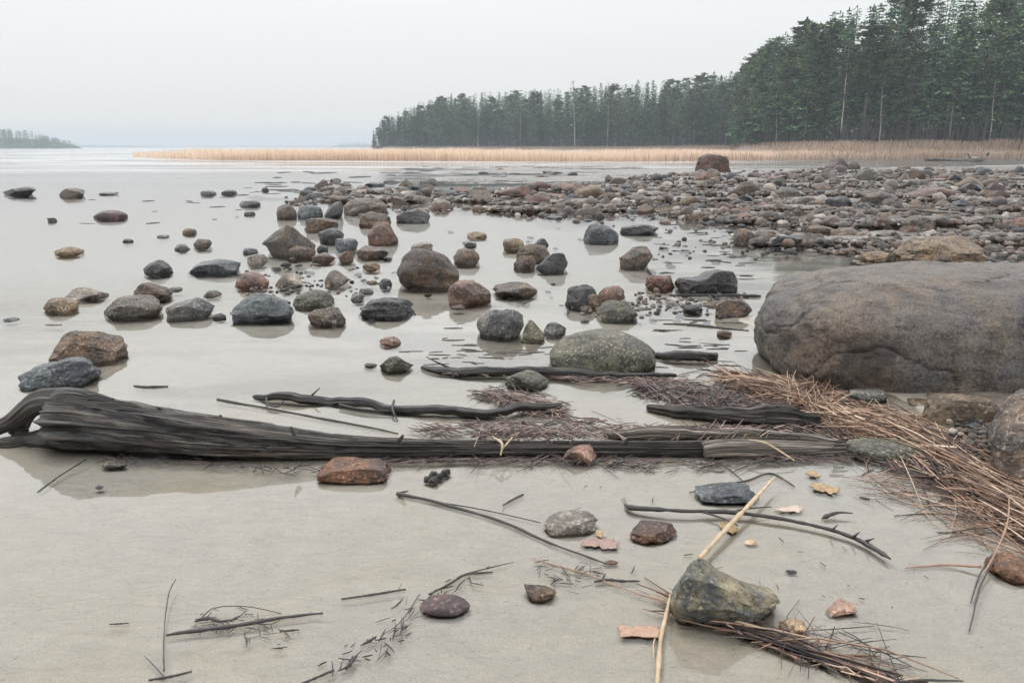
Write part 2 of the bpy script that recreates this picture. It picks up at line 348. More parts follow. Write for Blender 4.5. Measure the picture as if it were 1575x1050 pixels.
bp = n.new('ShaderNodeBump'); bp.inputs['Distance'].default_value = 0.010; bp.inputs['Strength'].default_value = 0.6; l.new(w1, bp.inputs['Height'])
bp2 = n.new('ShaderNodeBump'); bp2.inputs['Distance'].default_value = 0.0006; bp2.inputs['Strength'].default_value = 0.6
l.new(w2, bp2.inputs['Height']); l.new(bp.outputs[0], bp2.inputs['Normal'])
l.new(bp2.outputs[0], gl.inputs['Normal']); l.new(bp2.outputs[0], fr_.inputs['Normal'])
l.new(fr_.outputs[0], ms.inputs[0]); l.new(tr.outputs[0], ms.inputs[1]); l.new(gl.outputs[0], ms.inputs[2]); l.new(ms.outputs[0], o_.inputs['Surface'])
k = 96; av = [(3290*math.sin(2*math.pi*i/k), 3290*math.cos(2*math.pi*i/k), 0) for i in range(k)]
bm = bmesh.new(); bm.faces.new([bm.verts.new(v) for v in av][::-1]); bmesh.ops.recalc_face_normals(bm, faces=bm.faces)
me = bpy.data.meshes.new('lake_water')
if bm.faces[0].normal.z < 0 or True:
    bm.normal_update()
    for f_ in bm.faces:
        if f_.normal.z < 0: f_.normal_flip()
bm.to_mesh(me); me.materials.append(m); tag(ob('water', me), kind='structure')
# ------------------------------------------------------------------ rocks
_ico = {}
def ico(sub):
    if sub not in _ico:
        b_ = bmesh.new(); bmesh.ops.create_icosphere(b_, subdivisions=sub, radius=1)
        b_.verts.ensure_lookup_table()
        _ico[sub] = (np.array([v.co[:] for v in b_.verts]), np.array([[v.index for v in f.verts] for f in b_.faces])); b_.free()
    return _ico[sub]
SHAPES = {   # superellipse power, noise amp, facet cuts, facet depth range, depth factor
 'round': (2.3, .18, 8, (.76, .93), .85), 'oval': (2.1, .08, 1, (.9, .97), .75), 'flat': (2.7, .25, 10, (.66, .9), .8),
 'block': (3.4, .16, 13, (.62, .88), .8), 'angular': (2.4, .25, 18, (.52, .82), .8), 'slab': (3.6, .14, 9, (.7, .92), .7), 'giant': (2.7, .05, 1, (.88, .95), .62),
}
def rock_pts(sub, shape, seed, prof=None):
    pw, amp, nc, (d0, d1), df = SHAPES[shape]
    v, f = ico(sub); v = v.copy(); r = np.random.default_rng(seed)
    s = (np.abs(v)**pw).sum(1)**(-1/pw); v = v*s[:, None]
    u = ico(sub)[0]
    v = v*(1+amp*fbm(u*1.25+seed*3.1, seed, 2))[:, None]
    for k in range(nc):
        nn = r.normal(size=3); nn[2] = nn[2]*0.8+0.15; nn /= np.linalg.norm(nn); d = r.uniform(d0, d1)*np.max(v@nn)
        ov = v@nn-d; v = v-nn*(np.clip(ov, 0, None)*0.97)[:, None]
    for ax in range(3):
        lo, hi = v[:, ax].min(), v[:, ax].max()
        v[:, ax] = (v[:, ax]-lo)/(hi-lo)*2-1
    if prof:
        k = np.interp(v[:, 0], np.linspace(-1, 1, len(prof)), prof)
        v[:, 2] = np.where(v[:, 2] > 0, v[:, 2]*k, v[:, 2]); v[:, 2] = np.where(v[:, 2] > 0, v[:, 2]/v[:, 2].max(), v[:, 2])
    cr = np.clip(1-np.abs(fbm(u*1.7-seed, seed+9, 3))*9, 0, 1)
    fine = (0.012 if shape == 'giant' else 0.04)*fbm(u*4.5+seed, seed+5, 5, 0.6)-(0.0 if shape in ('oval', 'giant') else 0.05)*cr
    v = v*(1+fine*(0.5 if shape == 'oval' else 1.0))[:, None]
    return v, f
LABELS = {}
ROCKS_N = 0
def rock(x0, x1, yt, yb, mat, shape, label, prof=None, seed=None, rz=0.0, group=None, name='rock', df=None, sink=0.6, zb=0.0, cat='rock'):
    global ROCKS_N
    ROCKS_N += 1; seed = seed or ROCKS_N*7+3
    w = x1-x0; xc = (x0+x1)/2; front = P(xc, yb, zb)
    for _ in range(3):
        zb = max(0.0, gz(front.x, front.y)-.004); front = P(xc, yb, zb)
    D = depth(front); dl = math.atan2(CZ-zb, front.y)
    a = w*D/F/2; H = max(yb-yt, 2)*D/F/math.cos(TH-dl)
    dfac = df or SHAPES[shape][4]; b = a*dfac
    b = min(b, 0.40*H/math.sin(dl))
    h = math.sqrt(max(H*H-2*H*b*math.sin(dl), 0.01*H*H))/math.cos(dl)
    b_draw = max(b, a*0.45)
    D2 = depth((0, front.y+b, 0)); a = a*D2/D
    wp = w*1024/1575
    sub = 7 if wp > 160 else 6 if wp > 75 else 5 if wp > 28 else 4 if wp > 10 else 3
    v, f = rock_pts(sub, shape, seed, prof)
    X0, Y0 = front.x*(front.y+b)/front.y, front.y+b; wide = .22 if shape != 'giant' else .34
    for it in range(7):
        cz = h*wide
        z = np.where(v[:, 2] > 0, cz+v[:, 2]*(h-cz), cz+v[:, 2]*(cz+h*sink))
        V = np.stack([v[:, 0]*a, v[:, 1]*b_draw, z], 1)
        k = V[:, 2] > -0.004  # the part above ground or water
        ppx, ppy = PX(V[k, 0]+X0, V[k, 1]+Y0, V[k, 2]+zb)
        l_, r_, t_, b2 = ppx.min(), ppx.max(), ppy.min(), ppy.max()
        a *= (x1-x0)/(r_-l_); X0 += (xc-(l_+r_)/2)*D2/F
        Y0 += (b2-yb)*(D*D/(F*CZ))*0.8
        h = max(h*(1+0.8*((yb-yt)/(b2-t_)-1)), h*.5)
        if it < 6 and h < b_draw*0.25: b_draw *= .8
    me = me_np(name, V, f, RM[mat], True)
    o = ob(name, me, None, (X0, Y0, zb)); o.rotation_euler.z = rz
    tag(o, label, cat, group or 'rocks standing in the shallow water')
    return o
# ---- the rocks one can point at: x0, x1, top, waterline, stone, shape, label, profile
G1 = 'rocks standing in the open water on the left'; G2 = 'rocks of the cluster in the middle of the shallows'
G3 = 'stones of the rubble spit'; G4 = 'stones on the sandy shallows in the foreground'
T = [
 (4,56,287,300,'dark','angular','dark wedge-shaped rock nearest the left edge far out in the water',(.35,.5,.7,.85,1,1,.7),G1),
 (91,131,289,302,'greybrown','angular','grey-brown peaked rock just right of the dark wedge rock far out',(.3,.6,.9,1,.8,.4),G1),
 (151,183,295,300,'grey','flat','thin flat grey rock barely above the water right of the peaked rock',None,G1),
 (143,197,323,337,'purple','oval','dark purple-brown loaf-shaped rock alone in the far left water',(.7,.95,1,1,.95,.8),G1),
 (72,88,335,341,'dark','angular','tiny black rock left of the purple loaf-shaped rock',None,G1),
 (83,130,379,393,'tan','round','tan-brown domed rock alone below the purple loaf-shaped rock',(.5,.8,1,1,.8,.5),G1),
 (188,206,367,373,'dark','flat','small black stone tip right of the tan domed rock',None,G1),
 (241,261,361,366,'grey','flat','small flat grey stone between black stone tip and brown pebble',None,G1),
 (280,303,351,360,'brown','round','small brown pebble, uppermost of three left of the middle cluster',None,G1),
 (268,293,375,385,'grey','flat','small grey stone, lower left of three left of the middle cluster',None,G1),
 (297,326,367,381,'greybrown','round','round grey-brown stone, right of three left of the middle cluster',None,G1),
 (220,267,399,422,'dark','round','round dark rock standing left of the long blue-grey rock',None,G1),
 (291,371,398,420,'blue','flat','long dark blue-grey rock tapering to its left end',(.25,.55,.75,.9,1,1,.85),G1),
 (308,333,293,300,'grey','round','small grey dome, left of a far pair in open water',None,G1),
 (340,365,292,299,'dark','round','small dark dome, right of a far pair in open water',None,G1),
 (368,401,308,317,'grey','flat','flat grey stone below the far pair of domes',None,G1),
 (375,393,325,331,'grey','flat','little grey stone under the flat grey stone far left of spit',None,G1),
 (373,397,381,390,'blue','flat','small slaty stone left of the big ridge rock in the cluster',None,G1),
 (96,168,441,462,'pale','flat','pale flat rock behind the tan-brown dome at left',(.3,.6,.9,1,.9,.6),G1),
 (66,121,457,480,'tan','round','tan-brown dome rock in front of the pale flat rock at left',None,G1),
 (205,266,434,462,'brown','round','brown humped rock behind the pair of large loaf rocks',(.5,.9,1,.8,.55,.4),G1),
 (159,251,453,488,'greybrown','round','large grey-brown loaf rock, left of the dark one of the pair',(.7,.95,1,1,.95,.8),G1),
 (254,331,457,490,'grey','flat','dark-topped grey loaf rock, right of the pair at left',(.65,.7,.85,1,1,.7),G1),
 (326,348,481,491,'dark','flat','small dark stone touching the right end of the loaf rock pair',None,G1),
 (259,281,441,448,'grey','flat','small flat stone between brown humped rock and dark blue rock',None,G1),
 (313,342,446,457,'greybrown','flat','low grey-brown stone above the dark-topped loaf rock',None,G1),
 (4,31,488,495,'blue','flat','thin dark stone near the left edge above the big brown block',None,G1),
 (69,97,498,501,'pale','flat','pale stone just under the water above the big brown block',None,G1),
 (74,197,508,562,'brown','block','big angular brown block with slanting right face behind the log root',(.75,.9,1,1,1,.85,.5),G1),
 (27,156,548,598,'blue','flat','sloping blue-grey rock leaning in front of the big brown block',(.35,.5,.65,.85,.95,1,.95),G1),
 (361,414,417,442,'pink','round','pinkish brown rock left of the row of small pale stones',(.5,.9,1,.8,.5),G2),
 (353,452,450,494,'blue','flat','broad blue-grey slab rock, largest left of the olive rock',(.4,.7,.9,1,1,.9,.8),G2),
 (402,486,346,395,'greybrown','angular','big ridge rock rising to the right with grey and brown faces',(.25,.45,.65,.85,1,1,.8),G2),
 (402,414,288,294,'dark','round','tiny black dome far out left of the brown peaked rock',None,G2),
 (483,508,276,289,'brown','angular','brown peaked rock at the far left end of the spit',(.4,.7,1,.9,.6),G2),
 (468,488,287,292,'dark','flat','thin dark stone at the foot of the far brown peaked rock',None,G2),
 (645,675,273,284,'grey','round','grey domed rock standing in water beyond the spit',None,G2),
 (612,637,276,288,'greybrown','angular','small peaked stone left of the grey dome beyond the spit',None,G2),
 (560,592,280,286,'dark','flat','thin black stone row beyond the spit, far left one',None,G2),
 (572,606,292,301,'dark','flat','dark flat rock lying before the thin black stone beyond spit',None,G2),
 (528,548,300,311,'dark','flat','dark small rock at the left shoulder of the spit',None,G2),
 (425,457,314,335,'greybrown','round','round grey-brown rock at the left tip of the spit',None,G2),
 (457,497,315,334,'blue','round','blue-grey rock touching the round rock at the spit tip',None,G2),
 (498,528,310,334,'dark','angular','dark jagged rock right of the blue-grey one at spit tip',None,G2),
 (528,598,304,330,'greybrown','round','wide grey-brown boulder in the spit, right of the jagged rock',None,G3),
 (552,602,325,348,'brown','flat','brown flat-topped rock in front of the wide spit boulder',None,G2),
 (565,613,340,375,'pink','round','pinkish rock hanging below the brown flat-topped rock',(.5,.9,1,.9,.5),G2),
 (609,662,322,342,'dark','block','dark oblong block with pale patches at the spit edge',None,G2),
 (468,521,335,355,'brown','flat','flat brown rock behind the big ridge rock',None,G2),
 (489,529,350,373,'dark','round','black wet rock right of the big ridge rock',None,G2),
 (515,551,366,384,'blue','round','blue-grey rock right of and below the black wet rock',None,G2),
 (443,485,378,397,'brown','flat','brown stone lying against the foot of the big ridge rock',None,G2),
 (487,505,377,388,'dark','round','small black stone between ridge rock and pinkish slab',None,G2),
 (479,517,388,403,'redbrown','flat','reddish slab below the small black stone',None,G2),
 (519,547,384,402,'brown','angular','brown wedge under the blue-grey rock',None,G2),
 (547,598,377,396,'greybrown','flat','grey-brown slab right of the brown wedge',(.6,.9,1,.8,.9,.5),G2),
 (557,585,403,415,'tan','round','tan round stone alone below the grey-brown slab',None,G2),
 (380,412,390,406,'pale','round','pale stone lying off the left foot of the ridge rock',None,G2),
 (423,467,420,441,'pale','angular','pale peaked stone in the row left of the dark peaked rock',None,G2),
 (499,541,415,438,'greybrown','angular','dark-footed peaked rock behind the olive rock',(.3,.7,1,.85,.5,.3),G2),
 (583,603,428,441,'blue','round','small round blue-grey stone left of the great round boulder',None,G2),
 (566,580,431,437,'brown','flat','tiny brown pebble beside the small round blue-grey stone',None,G2),
 (552,575,443,452,'grey','flat','small grey stone below the tiny brown pebble',None,G2),
 (539,561,451,463,'grey','flat','low grey stone just right of the olive rock',None,G2),
 (450,515,445,472,'olive','round','olive-grey rock right of the broad blue-grey slab rock',(.4,.7,.95,1,.9,.6),G2),
 (473,532,471,500,'greybrown','flat','grey-brown flat rock in front of the olive rock',(.7,.8,.85,1,.9,.5),G2),
 (553,637,457,487,'dark','flat','very dark oblong rock left of the great round boulder',(.5,.8,1,1,.9,.6),G2),
 (610,707,382,442,'brown','round','great round brown boulder in the middle of the shallows',(.85,1,1,.95,.8,.45),G2),
 (648,696,424,440,'pink','slab','pinkish slab leaning on the front of the great round boulder',None,G2),
 (687,756,430,468,'pink','block','pinkish brown block right of the great round boulder',(.8,1,.95,.9,.9,.8),G2),
 (697,738,382,406,'brown','round','round brown rock right of and behind the great round boulder',None,G2),
 (718,749,356,366,'tan','round','pale tan stone behind the round brown rock',None,G2),
 (711,733,371,380,'dark','flat','small dark stone between pale tan stone and round brown rock',None,G2),
 (632,666,372,384,'pale','flat','pale low stone behind the great round boulder',None,G2),
 (733,806,475,519,'grey','round','round grey boulder left of the pale green angular stones',(.7,.95,1,1,1,.9),G2),
 (583,617,517,531,'pink','round','pinkish tan stone alone in calm water below dark oblong rock',None,G2),
 (584,636,547,571,'olive','angular','dark greenish angular rock at the left end of the thin log',(.3,.8,1,1,.8,.5),G2),
 (560,580,558,566,'dark','flat','black chip stone left of the greenish angular rock',None,G2),
 (694,715,468,476,'brown','flat','small brown stone under the pinkish brown block',None,G2),
 (762,824,285,307,'redbrown','block','red-brown oblong boulder on the far edge of the spit',(.4,.6,.75,.85,1,1,.8),G3),
 (897,952,345,372,'blue','round','rounded blue-grey rock at the near edge of the spit',None,G3),
 (953,1013,345,360,'dark','flat','dark slab with tan crest right of the blue-grey rock',None,G3),
 (773,807,366,384,'tan','round','tan rock at the back of the dark-fronted trio',None,G2),
 (822,844,366,378,'dark','round','small black rock at the back of the dark-fronted trio',None,G2),
 (794,846,375,400,'brown','round','brown rock in the middle of the dark-fronted trio',None,G2),
 (790,824,393,413,'brown','flat','brown low stone at the left foot of the trio',None,G2),
 (823,874,389,417,'dark','angular','dark jagged rock at the front right of the trio',(.4,.7,.9,1,1,.9),G2),
 (952,1004,378,410,'greybrown','angular','grey-brown peaked rock in the pool with smooth left slope',(.25,.6,.95,1,.9,.6),G2),
 (992,1038,423,444,'redbrown','slab','reddish slab stone joined to the left of the dark basin rock',None,G2),
 (1037,1135,414,449,'dark','slab','dark basin rock with a pale hollow on its top',(.85,.7,.55,.6,.9,1,1,.85),G2),
 (757,827,433,455,'greybrown','flat','low dark-backed rock right of the pinkish brown block',(.4,.7,.9,1,.9,.6),G2),
 (869,922,437,472,'dark','round','round dark grey rock in the group above the great oval boulder',None,G2),
 (890,928,451,472,'tan','flat','light tan stone leaning against the round dark grey rock',None,G2),
 (920,962,439,462,'pink','round','pale brown rock behind the olive-grey block',None,G2),
 (917,981,461,492,'olive','block','olive-grey block in front of the tan leaning stone',None,G2),
 (803,839,492,523,'olive','angular','pale green pointed stone touching the round grey boulder',(.4,.9,1,.7,.4),G2),
 (836,871,495,516,'grey','angular','grey-green stone right of the pale green pointed stone',None,G2),
 (845,1009,505,572,'olive','oval','great smooth oval grey boulder behind the thin log',(.75,.95,1,1,1,.95,.8),G2),
 (776,845,568,598,'olive','round','mossy grey stone in front of the thin log',(.7,1,1,.9,.7),G2),
 (1051,1081,467,481,'dark','flat','dark green stone before the dark basin rock',None,G2),
 (1100,1157,460,488,'brown','flat','muddy brown rock at the left flank of the giant boulder',None,G2),
 (1102,1126,507,518,'pink','flat','small pinkish pebble left of the giant boulder',None,G2),
 (1069,1124,236,264,'redbrown','block','tall reddish boulder with pale right side far out by the reeds',(.6,.85,1,1,1,.95,.9),G3),
 (1268,1306,241,262,'purple','angular','purple-grey peaked boulder far off below the right-hand wood',(.3,.8,1,.9,.6),G3),
 (1303,1324,247,261,'greybrown','round','smaller round boulder touching the purple-grey peaked boulder',None,G3),
 (1127,1166,351,376,'brown','round','brown rock at the near edge of the spit with rusty patch',None,G3),
 (1372,1521,362,412,'sandy','round','long rounded tan-brown rock showing behind the giant boulder',(.6,.95,1,1,1,.95,.85),G3),
 (1323,1370,386,402,'tan','flat','tan stone left of the long tan-brown rock',None,G3),
 (1238,1283,346,363,'brown','block','brown block above the giant boulder at the water edge',None,G3),
 (1388,1473,287,309,'redbrown','flat','long reddish slab in the rubble at right',(.4,.6,.7,.9,1,1,.8),G3),
 (1384,1439,331,355,'greybrown','round','grey-brown hump behind the long tan-brown rock',None,G3),
 (1550,1610,334,354,'redbrown','round','reddish rock cut by the right edge of the picture',None,G3),
 (1324,1379,294,316,'greybrown','round','wide grey-brown rock left of the long reddish slab',None,G3),
 (1268,1311,301,321,'dark','round','dark rock left of the wide grey-brown rubble rock',None,G3),
 (1312,1346,260,280,'olive','round','olive rock in the far rubble below the two far boulders',None,G3),
 (1194,1231,287,305,'greybrown','round','grey-brown rock above the spit pools, right of centre',None,G3),
 (1414,1545,604,655,'tan','block','mottled tan slab wedged under the front of the giant boulder',(.75,.95,1,1,1,.95,.85),G4),
 (1518,1680,598,745,'greybrown','block','rough grey-brown boulder cut by the right edge, before giant boulder',(.45,.75,.95,1,1,1,1),G4),
 (1306,1366,597,620,'grey','slab','grey slab end under the left front of the giant boulder',None,G4),
 (1395,1440,612,626,'tan','flat','narrow tan stone between the reeds and the mottled slab',None,G4),
 (1476,1512,648,666,'blue','angular','small blue-grey stone between mottled slab and right-edge boulder',None,G4),
 (1494,1524,660,676,'grey','angular','small grey stone beside the right-edge boulder',None,G4),
 (1520,1552,672,700,'dark','angular','dark stone at the foot of the right-edge boulder',None,G4),
 (1300,1425,672,712,'olive','slab','flat yellowish slab half covered by the reed litter',None,G4),
 (487,603,702,744,'rust','slab','rust-brown oblong stone in front of the long driftwood log',(.7,.9,.95,1,1,.95),G4),
 (865,919,683,714,'pink','angular','reddish beige stone lying against the long driftwood log',(.5,.8,1,.95,.6),G4),
 (836,920,784,824,'pale','slab','pale grey triangular stone right of the long black twig',(.25,.5,.8,1,.9,.7),G4),
 (968,1041,801,836,'rust','block','rust-red stone with dark end, right of the pale grey stone',(.6,.8,.95,1,1),G4),
 (1031,1200,859,964,'lichen','angular','large speckled grey-green angular stone in the foreground',(.92,1,.97,.84,.70,.60,.42),G4),
 (645,723,914,948,'purple','oval','dark purple sausage-shaped stone in the foreground',(.7,.9,.95,1,1,.9),G4),
 (806,856,898,925,'brown','flat','flat brown stone right of the purple sausage-shaped stone',None,G4),
 (1270,1320,920,949,'flesh','angular','pink and white stone right of the big grey-green stone',None,G4),
 (1198,1242,950,978,'cream','flat','thin tan stone below right of the big grey-green stone',None,G4),
 (1513,1600,849,898,'orange','round','orange-brown stone cut by the right edge of the picture',(.6,.9,1,1,.95),G4),
 (1068,1168,741,774,'blue','flat','smooth blue-grey flat stone under the pale reed stem',(.3,.5,.85,1,1,.9,.6),G4),
 (1145,1166,830,838,'cream','flat','tiny tan pebble above the big grey-green stone',None,G4),
 (1208,1226,876,882,'dark','flat','tiny dark chip right of the big grey-green stone',None,G4),
 (930,951,861,868,'rust','flat','tiny rusty chip at the lower end of the long black twig',None,G4),
 (146,160,746,753,'dark','flat','tiny black pebble in front of the log root',None,G4),
 (155,196,708,720,'olive','flat','small olive stone just in front of the thick log end',None,G4),
 (1012,1030,652,658,'dark','flat','black stone tip behind the long driftwood log',None,G4),
]
for q in T:
    x0, x1, yt, yb, mt, shp, lab, prof, grp = q
    rock(x0, x1, yt, yb, mt, shp, lab, prof, group=grp, df=.34 if 'mottled tan slab' in lab else None)
# the giant boulder
def giant_mat():
    m, n, l, b = mat_new('giant_boulder_granite')
    t = n.new('ShaderNodeTexCoord').outputs['Object']
    big = texn(n, l, t, 1.3, 6, 0.65, 0.8); md = texn(n, l, t, 9, 6, 0.7, 0.4); fi = texn(n, l, t, 60, 4, 0.8); f2 = texn(n, l, t, 150, 3, 0.8)
    c = rampn(n, l, big, ((0.38, (.155, .115, .08)), (0.5, (.125, .103, .084)), (0.62, (.088, .084, .086))))
    c = mixc(n, l, 0.85, c, rampn(n, l, md, ((0.36, (.45, .43, .42)), (0.5, (1, 1, 1)), (0.64, (1.5, 1.46, 1.42)))), 'MULTIPLY')
    c = mixc(n, l, rampn(n, l, fi, ((0.53, (0, 0, 0)), (0.62, (.6, .6, .6)))), c, (.26, .225, .21))
    c = mixc(n, l, rampn(n, l, fi, ((0.38, (.85, .85, .85)), (0.46, (0, 0, 0)))), c, (.03, .026, .026))
    c = mixc(n, l, 0.6, c, rampn(n, l, f2, ((0.35, (.6, .6, .6)), (0.65, (1.35, 1.35, 1.35)))), 'MULTIPLY')
    stn = texn(n, l, t, 2.1, 7, 0.68, 1.6)
    c = mixc(n, l, rampn(n, l, stn, ((0.50, (0, 0, 0)), (0.60, (.62, .62, .62)))), c, (.038, .033, .032))
    mo = texn(n, l, t, 3.2, 5, 0.7, 1.0)
    c = mixc(n, l, rampn(n, l, mo, ((0.58, (0, 0, 0)), (0.68, (.4, .4, .4)))), c, (.17, .105, .065))
    wv = n.new('ShaderNodeTexWave'); wv.inputs['Scale'].default_value = 0.55; wv.inputs['Distortion'].default_value = 14; wv.inputs['Detail'].default_value = 5
    wv.inputs['Detail Scale'].default_value = 1.2; wv.bands_direction = 'Z'; l.new(t, wv.inputs['Vector'])
    ck = rampn(n, l, wv.outputs['Fac'], ((0.0, (1, 1, 1)), (0.06, (0, 0, 0))))
    c = mixc(n, l, mathn(n, l, 'MULTIPLY', ck, 0.25), c, (.05, .042, .038))
    l.new(c, b.inputs['Base Color'])
    l.new(rampn(n, l, md, ((0.3, (.36,)*3), (0.7, (.62,)*3))), b.inputs['Roughness'])
    p = bump(n, l, b, md, 0.05, 0.9); p = bump(n, l, b, fi, 0.010, 1.0, p); p = bump(n, l, b, mathn(n, l, 'MULTIPLY', ck, -1), 0.008, 0.5, p); bump(n, l, b, f2, 0.002, 0.8, p)
    return m
RM['giant'] = giant_mat()
gb = rock(1156, 1820, 401, 606, 'giant', 'giant', 'giant smooth grey-brown boulder filling the right edge above the reed litter',
     (.9, .97, 1, .98, .98, 1, .98, .98, 1, 1, .97, .9), seed=41, group='boulders', df=.62, name='boulder', cat='boulder')
me = gb.data; v = np.zeros(len(me.vertices)*3, np.float32); me.vertices.foreach_get('co', v); v = v.reshape(-1, 3).astype(float)
nn = v/np.abs(v).max(0)**2; nn /= np.linalg.norm(nn, axis=1)[:, None]+1e-9
rdg = 1-np.abs(fbm(v*1.7+3, 61, 3))
d = 0.022*fbm(v*1.5, 51, 4)+0.009*fbm(v*7, 52, 5)-0.03*np.clip(1-np.abs(fbm(v*np.array([1.1, 1.1, 2.2])+5, 66, 4))*22, 0, 1)*np.clip(noise(v*.9, 67)*3, 0, 1)-0.012*np.clip(rdg-0.95, 0, 1)/0.05
me.vertices.foreach_set('co', (v+nn*d[:, None]).astype(np.float32).ravel()); me.update()
# ---- rubble on the spit: the larger stones one by one, the small ones as one mass
LM = [('the red-brown oblong boulder', 793, 296), ('the blue-grey rock at the spit edge', 925, 358), ('the dark slab with tan crest', 983, 352),
      ('the long reddish slab', 1430, 298), ('the grey-brown hump', 1411, 343), ('the long tan-brown rock', 1445, 386), ('the brown block', 1260, 355),
      ('the wide spit boulder', 563, 317), ('the dark oblong block', 636, 332), ('the tall reddish boulder', 1096, 255), ('the two far boulders', 1295, 256),
      ('the brown rock with rusty patch', 1146, 364), ('the dark rubble rock', 1290, 311), ('the peaked rock in the pool', 978, 396),
      ('the great round boulder', 658, 415), ('the big ridge rock', 444, 372), ('the dark basin rock', 1086, 432), ('the dark-fronted trio', 830, 392),
      ('the great oval boulder', 927, 540), ('the grey-brown rock above the pools', 1212, 296), ('the right-edge reddish rock', 1560, 345)]
CW = {'brown': 'brown', 'greybrown': 'grey-brown', 'grey': 'grey', 'dark': 'dark', 'blue': 'blue-grey', 'tan': 'tan', 'pink': 'pinkish', 'olive': 'olive', 'pale': 'pale', 'purple': 'purplish', 'redbrown': 'reddish'}
def where(x, y):
    b_ = min(LM, key=lambda q: math.hypot((q[1]-x), (q[2]-y)*2.2)); dx, dy = x-b_[1], (y-b_[2])*2.2
    r = ('right of ' if dx > 0 else 'left of ') if abs(dx) > abs(dy) else ('in front of ' if dy > 0 else 'behind ')
    return r+b_[0]
base = {}
for k, (shp, mt) in enumerate([(s, c_) for c_ in CW for s in ('round', 'flat', 'angular')]):
    v, f = rock_pts(4, shp, 300+k*5)
    base[(shp, mt)] = me_np('rock', v*np.array([1, .85, 1]), f, RM[mt], True)
def in_named(x, y):
    for q in T:
        if q[0]-3 < x < q[1]+3 and q[2]-2 < y < q[3]+4: return True
    return 1150 < x and 395 < y < 615
def spit1(x, y):
    p = P(x, y); return float(spit_mask(np.array([x]), np.array([y]), np.array([p.x]), np.array([p.y]))[0]), p
placed = []
def small_rock(x, y, wpx, hf, shp, mt, grp):
    s_, p = spit1(x, y); D = depth(p); a = wpx*D/F/2
    z0 = max(gz(p.x, p.y), -0.03)
    h = a*hf
    o = bpy.data.objects.new('rock', base[(shp, mt)]); COL.objects.link(o)
    p2 = P(x, y, z0); o.location = (p2.x, p2.y+a*.5, z0+h*0.15); o.scale = (a, a*random.uniform(.7, 1.1), h); o.rotation_euler = (random.uniform(-.15, .15), random.uniform(-.2, .2), random.uniform(-.5, .5))
    sz = 'small' if wpx < 17 else 'mid-sized' if wpx < 28 else 'large'
    fm = {'round': 'rounded', 'flat': 'flat', 'angular': 'angular'}[shp]
    tag(o, f"{sz} {CW[mt]} {fm} stone {where(x, y)}", 'rock', grp)
    placed.append((x, y, wpx))
mts = ['brown']*5+['greybrown']*7+['grey']*5+['dark']*3+['blue']*2+['tan']*3+['pink']*3+['olive']*2+['redbrown']*3+['purple']*2+['pale']*1
cnt = 0; tries = 0
while cnt < 128 and tries < 9000:
    tries += 1
    x = random.uniform(470, 1590); y = random.triangular(258, 425, 300)
    s_, p = spit1(x, y)
    if s_ < 0.3 or in_named(x, y): continue
    w = random.uniform(17, 30)+max(0, random.gauss(0, 9))+(y-258)*0.03
    if any(abs(x-q[0]) < (w+q[2])*.36 and abs(y-q[1]) < 5 for q in placed): continue
    small_rock(x, y, w, random.uniform(.35, .75), random.choice(('round', 'flat', 'flat', 'angular')), random.choice(mts), G3); cnt += 1
# small stones dotting the pools and the middle cluster (photo pixel areas with their count)
for (x0, x1, y0, y1, c_, wa, wb) in ((370, 560, 378, 470, 10, 8, 18), (540, 700, 400, 500, 8, 8, 15), (470, 620, 276, 312, 12, 12, 30), (860, 1130, 455, 500, 14, 7, 16),
        (1000, 1240, 352, 450, 14, 9, 20), (640, 900, 350, 400, 5, 8, 14), (690, 900, 262, 285, 7, 12, 24), (740, 860, 425, 470, 6, 7, 14)):
    k = 0; t_ = 0
    while k < c_ and t_ < 400:
        t_ += 1; x, y = random.uniform(x0, x1), random.uniform(y0, y1)
        if in_named(x, y) or any(abs(x-q[0]) < 14 and abs(y-q[1]) < 4 for q in placed): continue
        small_rock(x, y, random.uniform(wa, wb), random.uniform(.3, .55), random.choice(('round', 'flat', 'flat', 'angular')), random.choice(('dark', 'dark', 'blue', 'brown', 'grey', 'greybrown', 'tan', 'pink')), G2); k += 1
# rubble too small and too many to count
def scatter_mass(name, label, pts, mat, cat, sub=2, hf=(.4, .9)):
    v0 = [rock_pts(sub, s_, 900+i)[0] for i, s_ in enumerate(('block', 'angular', 'flat', 'angular', 'slab', 'round'))]; f0 = ico(sub)[1]
    VV, FF = [], []; nv = len(v0[0])
    for i, (x, y, z, a) in enumerate(pts):
        v = v0[i % 6]*np.array([a, a*random.uniform(.6, 1), a*random.uniform(*hf)])
        t_ = random.uniform(0, 6.28); c_, s_ = math.cos(t_), math.sin(t_)
        v = np.stack([v[:, 0]*c_-v[:, 1]*s_, v[:, 0]*s_+v[:, 1]*c_, v[:, 2]], 1)+np.array([x, y, z])
        VV.append(v); FF.append(f0+i*nv)
    o = ob(name, me_np(name, np.concatenate(VV), np.concatenate(FF), mat, True)); tag(o, label, cat, kind='stuff'); return o
def rubble_mat():
    m, n, l, b = mat_new('rubble_stones')
    g = n.new('ShaderNodeNewGeometry')
    c = rampn(n, l, g.outputs['Random Per Island'], ((0, (.012, .010, .010)), (0.3, (.045, .031, .023)), (0.55, (.082, .060, .045)), (0.75, (.12, .078, .053)), (0.93, (.135, .112, .092)), (1, (.42, .36, .31))))
    t = n.new('ShaderNodeTexCoord').outputs['Object']
    c = mixc(n, l, 0.8, c, rampn(n, l, texn(n, l, t, 14, 5, 0.8), ((0.3, (.35, .35, .35)), (0.7, (1.5, 1.48, 1.45)))), 'MULTIPLY')
    l.new(c, b.inputs['Base Color']); b.inputs['Roughness'].default_value = 0.45
    bump(n, l, b, texn(n, l, t, 30, 4, 0.7), 0.01, 0.8); return m
RUB = rubble_mat()
pts = []
